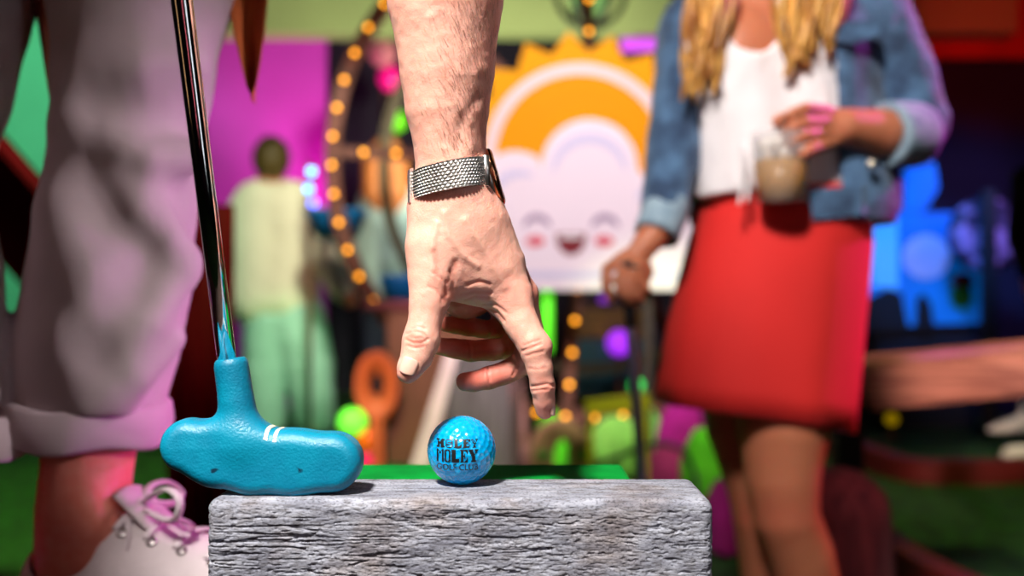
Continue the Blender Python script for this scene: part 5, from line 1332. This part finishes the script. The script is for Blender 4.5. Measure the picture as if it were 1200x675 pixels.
def menu_board():
    D = 5.5; X = lambda x, y: (P(x, 0, D).x, P(0, y, D).z)
    t = thing('menu_board', 'dark framed board, mustard above and teal below, under the cloud sign', 'board', (P(715, 0, D).x, D, 0))
    link('teal_panel', prism([X(*p) for p in ((676, 398), (756, 398), (750, 463), (674, 463))], D - .01, D + .02), mat('teal', rgb(0, 76, 92), .6, c2=rgb(0, 60, 60), vscale=5), t, smooth=False)
    link('mustard_panel', prism([X(*p) for p in ((678, 362), (752, 362), (752, 395), (678, 395))], D - .01, D + .02), mat('mustard', rgb(128, 92, 10), .7, c2=rgb(60, 36, 8), vscale=22, stretch=(1, 1, 3)), t, smooth=False)
    link('board_frame', prism([X(*p) for p in ((670, 355), (762, 355), (756, 470), (668, 470))], D + .02, D + .05), mat('frame_maroon', rgb(60, 12, 26), .7), t, smooth=False)
    for x in (680, 746): link('leg', box((P(x, 0, D).x - .02, D + .02, 0), (P(x, 0, D).x + .02, D + .05, P(0, 465, D).z)), bpy.data.materials['frame_maroon'], t, smooth=False)
menu_board()
t = thing('yellow_rail', 'short yellow rail lying low behind the upright dark putter', 'rail', (P(724, 0, 4.12).x, 4.12, 0))
yel = mat('rail_yellow', rgb(200, 176, 20), .6)
link('rail', bar(P(688, 478, 4.12), P(760, 470, 4.12), .03, .05, .006), yel, t, smooth=False)
for x in (692, 756): link('post', box((P(x, 0, 4.12).x - .012, 4.11, 0), (P(x, 0, 4.12).x + .012, 4.13, P(0, 476, 4.12).z)), yel, t, smooth=False)
# mounds of turf and the little arch bridge
def mound(x, y0, y1, rx, D, c, label, name='turf_mound', seed=0, ry=.1):
    p = P(x, y0, D); s = D / F; zb = max(0.0, P(x, y1, D).z)
    f = Field((p.x - rx * s - .05, D - .3, zb - .03), (p.x + rx * s + .05, D + .3, p.z + .06), .012)
    f.ell((p.x, D, zb), (rx * s, ry, p.z - zb)); f.op(lambda A: zb - .01 - A[..., 2], f.lo, f.lo + f.vox * f.n, cut=True)
    V, Q = f.arrays(1); N = vnormals(V, Q); V = V + N * (.02 * (fbm(V * 14, seed, 3) - .5))[:, None]
    tag(link(name, npmesh(V, Q), mat('mound', rgb(*c), .9, var=.3, vscale=14, bump=.8, bscale=200)), label, 'mound')
Dm = 4.35; fy = 337.5 + CZ * F / Dm
mound(722, 486, 566, 40, 4.66, (170, 235, 110), 'pale lime turf mound below the yellow rail', seed=1)
mound(645, 480, 560, 21, 4.82, (90, 220, 20), 'bright green turf mound beside the pale-trimmed tower', seed=2, ry=.07)
mound(756, 472, 560, 24, 4.83, (150, 220, 110), 'light green turf mound behind the upright dark putter shaft', seed=3, ry=.06)
mound(799, 462, 560, 34, 4.66, (214, 20, 170), 'round magenta mound beside the hem of the red skirt', seed=4)
mound(782, 520, 566, 30, 4.40, (190, 40, 130), 'low pink mound near the corner of the timber block', seed=5)
mound(822, 500, 580, 26, 4.12, (90, 190, 20), 'green turf mound behind the legs of the person in the red skirt', seed=6)
mound(846, 560, 640, 22, 3.2, (180, 20, 130), 'small magenta mound between timber corner and bare legs', seed=7)
def arch():
    D = 4.25; s = D / F; c = P(660, 548, D); t = thing('arch_bridge', 'small beige arch with a dark opening behind the green felted step', 'bridge', (c.x, D + .1, 0))
    m = mat('arch_beige', rgb(190, 130, 112), .8, c2=rgb(140, 90, 80), vscale=9, bump=.5, bscale=50); yb = 0.0
    o = [(c.x + 40 * s * math.cos(a), c.z + 50 * s * math.sin(a)) for a in np.linspace(0, PI, 30)]; i_ = [(c.x + 10 * s * math.cos(a), c.z + 24 * s * math.sin(a) + .03) for a in np.linspace(PI, 0, 18)]
    link('arch', prism([(o[0][0], 0)] + o + [(o[-1][0], 0), (i_[0][0], 0)] + i_ + [(i_[-1][0], 0)], D, D + .25, .008), m, t, smooth=False)
    for sx in (-1, 1): link('window_niche', raw(*lathe([(0, -.006), (.022, -.006), (.026, .004), (0, .006)], (c.x + sx * 23 * s, D, c.z + 14 * s), (0, 1, 0), 20)), mat('niche_green', rgb(60, 120, 50), .7), t)
    # rails either side
arch()
tag(link('hose', raw(*sweep(smooth_path([P(690, 548, 4.0), P(722, 536, 4.0), P(765, 521, 4.0), P(800, 528, 4.0), P(815, 560, 4.0), G(818, 590)], 8), .011, 10)), mat('hose_black', rgb(24, 30, 34), .6)), 'dark curved hoop of hose behind the upright putter', 'hose')

# hoop lantern over the sign
def lantern():
    D = 5.75; s = D / F; c = P(692, -8, D)
    t = thing('hoop_lantern', 'dark hoop-framed hanging lantern above the sun sign', 'lamp', c); dk = mat('lantern_black', rgb(14, 22, 16), .5, .4)
    for a in (0, PI / 3, 2 * PI / 3):
        link('hoop', raw(*sweep([c + Vector((40 * s * math.cos(q) * math.cos(a), 40 * s * math.cos(q) * math.sin(a), 40 * s * math.sin(q))) for q in np.linspace(0, 2 * PI, 48, endpoint=False)], .017, 10, closed=True)), dk, t)
    link('globe', sphere(c, 27 * s, 14), mat('lantern_glass', rgb(110, 150, 90), .2), t)
    link('rod', raw(*sweep([c + Vector((0, 0, 39 * s)), (c.x, c.y, 3.3)], .012, 10)), dk, t)
lantern()

# ------------------------------------------------------------------ right-hand side: beam rail, curbs, stump
def beam():
    D = 3.0; t = thing('beam_rail', 'thick sloping wooden beam on posts beside the red skirt', 'rail', (P(1110, 0, D).x, D, 0))
    m = mat('beam_wood', rgb(190, 128, 108), .8, c2=rgb(130, 78, 66), vscale=5, stretch=(1, 4, 16), bump=.5, bscale=30)
    link('beam', bar(P(1004, 449, D + .06), P(1260, 424, D + .06), .24, .115, .012), m, t, smooth=False)
    for x in (1000, 1250): link('post', box((P(x, 0, D).x - .04, D + .02, 0), (P(x, 0, D).x + .04, D + .10, P(0, 448 - (x - 1000) * .09, D).z), .006), mat('post_brown', rgb(36, 20, 24), .8), t, smooth=False)
beam()
curb_m = mat('curb_red', rgb(120, 22, 24), .7, var=.3, vscale=6)
def curb(pxs, h, w_, label):
    pts = smooth_path([G(x, y) for x, y in pxs], 8); V = []; Q = []
    for i, p in enumerate(pts):
        tdir = (pts[min(i + 1, len(pts) - 1)] - pts[max(i - 1, 0)]).normalized(); nrm = Vector((-tdir.y, tdir.x, 0))
        V += [p - nrm * w_ / 2, p - nrm * w_ / 2 + Vector((0, 0, h)), p + nrm * w_ / 2 + Vector((0, 0, h)), p + nrm * w_ / 2]
    for i in range(len(pts) - 1):
        for k in range(4): Q.append((i * 4 + k, i * 4 + (k + 1) % 4, i * 4 + 4 + (k + 1) % 4, i * 4 + 4 + k))
    n = len(pts) - 1; Q += [(3, 2, 1, 0), (n * 4, n * 4 + 1, n * 4 + 2, n * 4 + 3)]
    tag(link('curb', raw(V, Q), curb_m, smooth=False), label, 'curb')
curb([(950, 520), (1000, 540), (1060, 562), (1130, 566), (1260, 562)], .10, .09, 'dark red curb curving round the far edge of the lawn')
curb([(1012, 640), (1046, 668), (1090, 700), (1150, 730)], .10, .08, 'dark red curb at the near edge of the lawn beside the round stump')
def stump():
    D = 2.2; s = D / F; p = P(985, 545, D); f = Field((p.x - .16, D - .16, -.01), (p.x + .16, D + .16, p.z + .05), .006)
    f.chain([((p.x, D, 0), .125), ((p.x, D, p.z - .11), .105)], .01); f.op(lambda A: -A[..., 2], f.lo, f.lo + f.vox * f.n, cut=True)
    V, Q = f.arrays(1); N = vnormals(V, Q); V = V + N * (.012 * (fbm(V * [40, 40, 8], 6, 3) - .5))[:, None]
    tag(link('tree_stump', npmesh(V, Q), mat('stump_bark', rgb(112, 56, 58), .9, c2=rgb(64, 30, 36), vscale=12, stretch=(3, 3, .5), bump=.6, bscale=60)), 'round-topped maroon stump behind the legs of the person in the red skirt', 'stump')
stump()
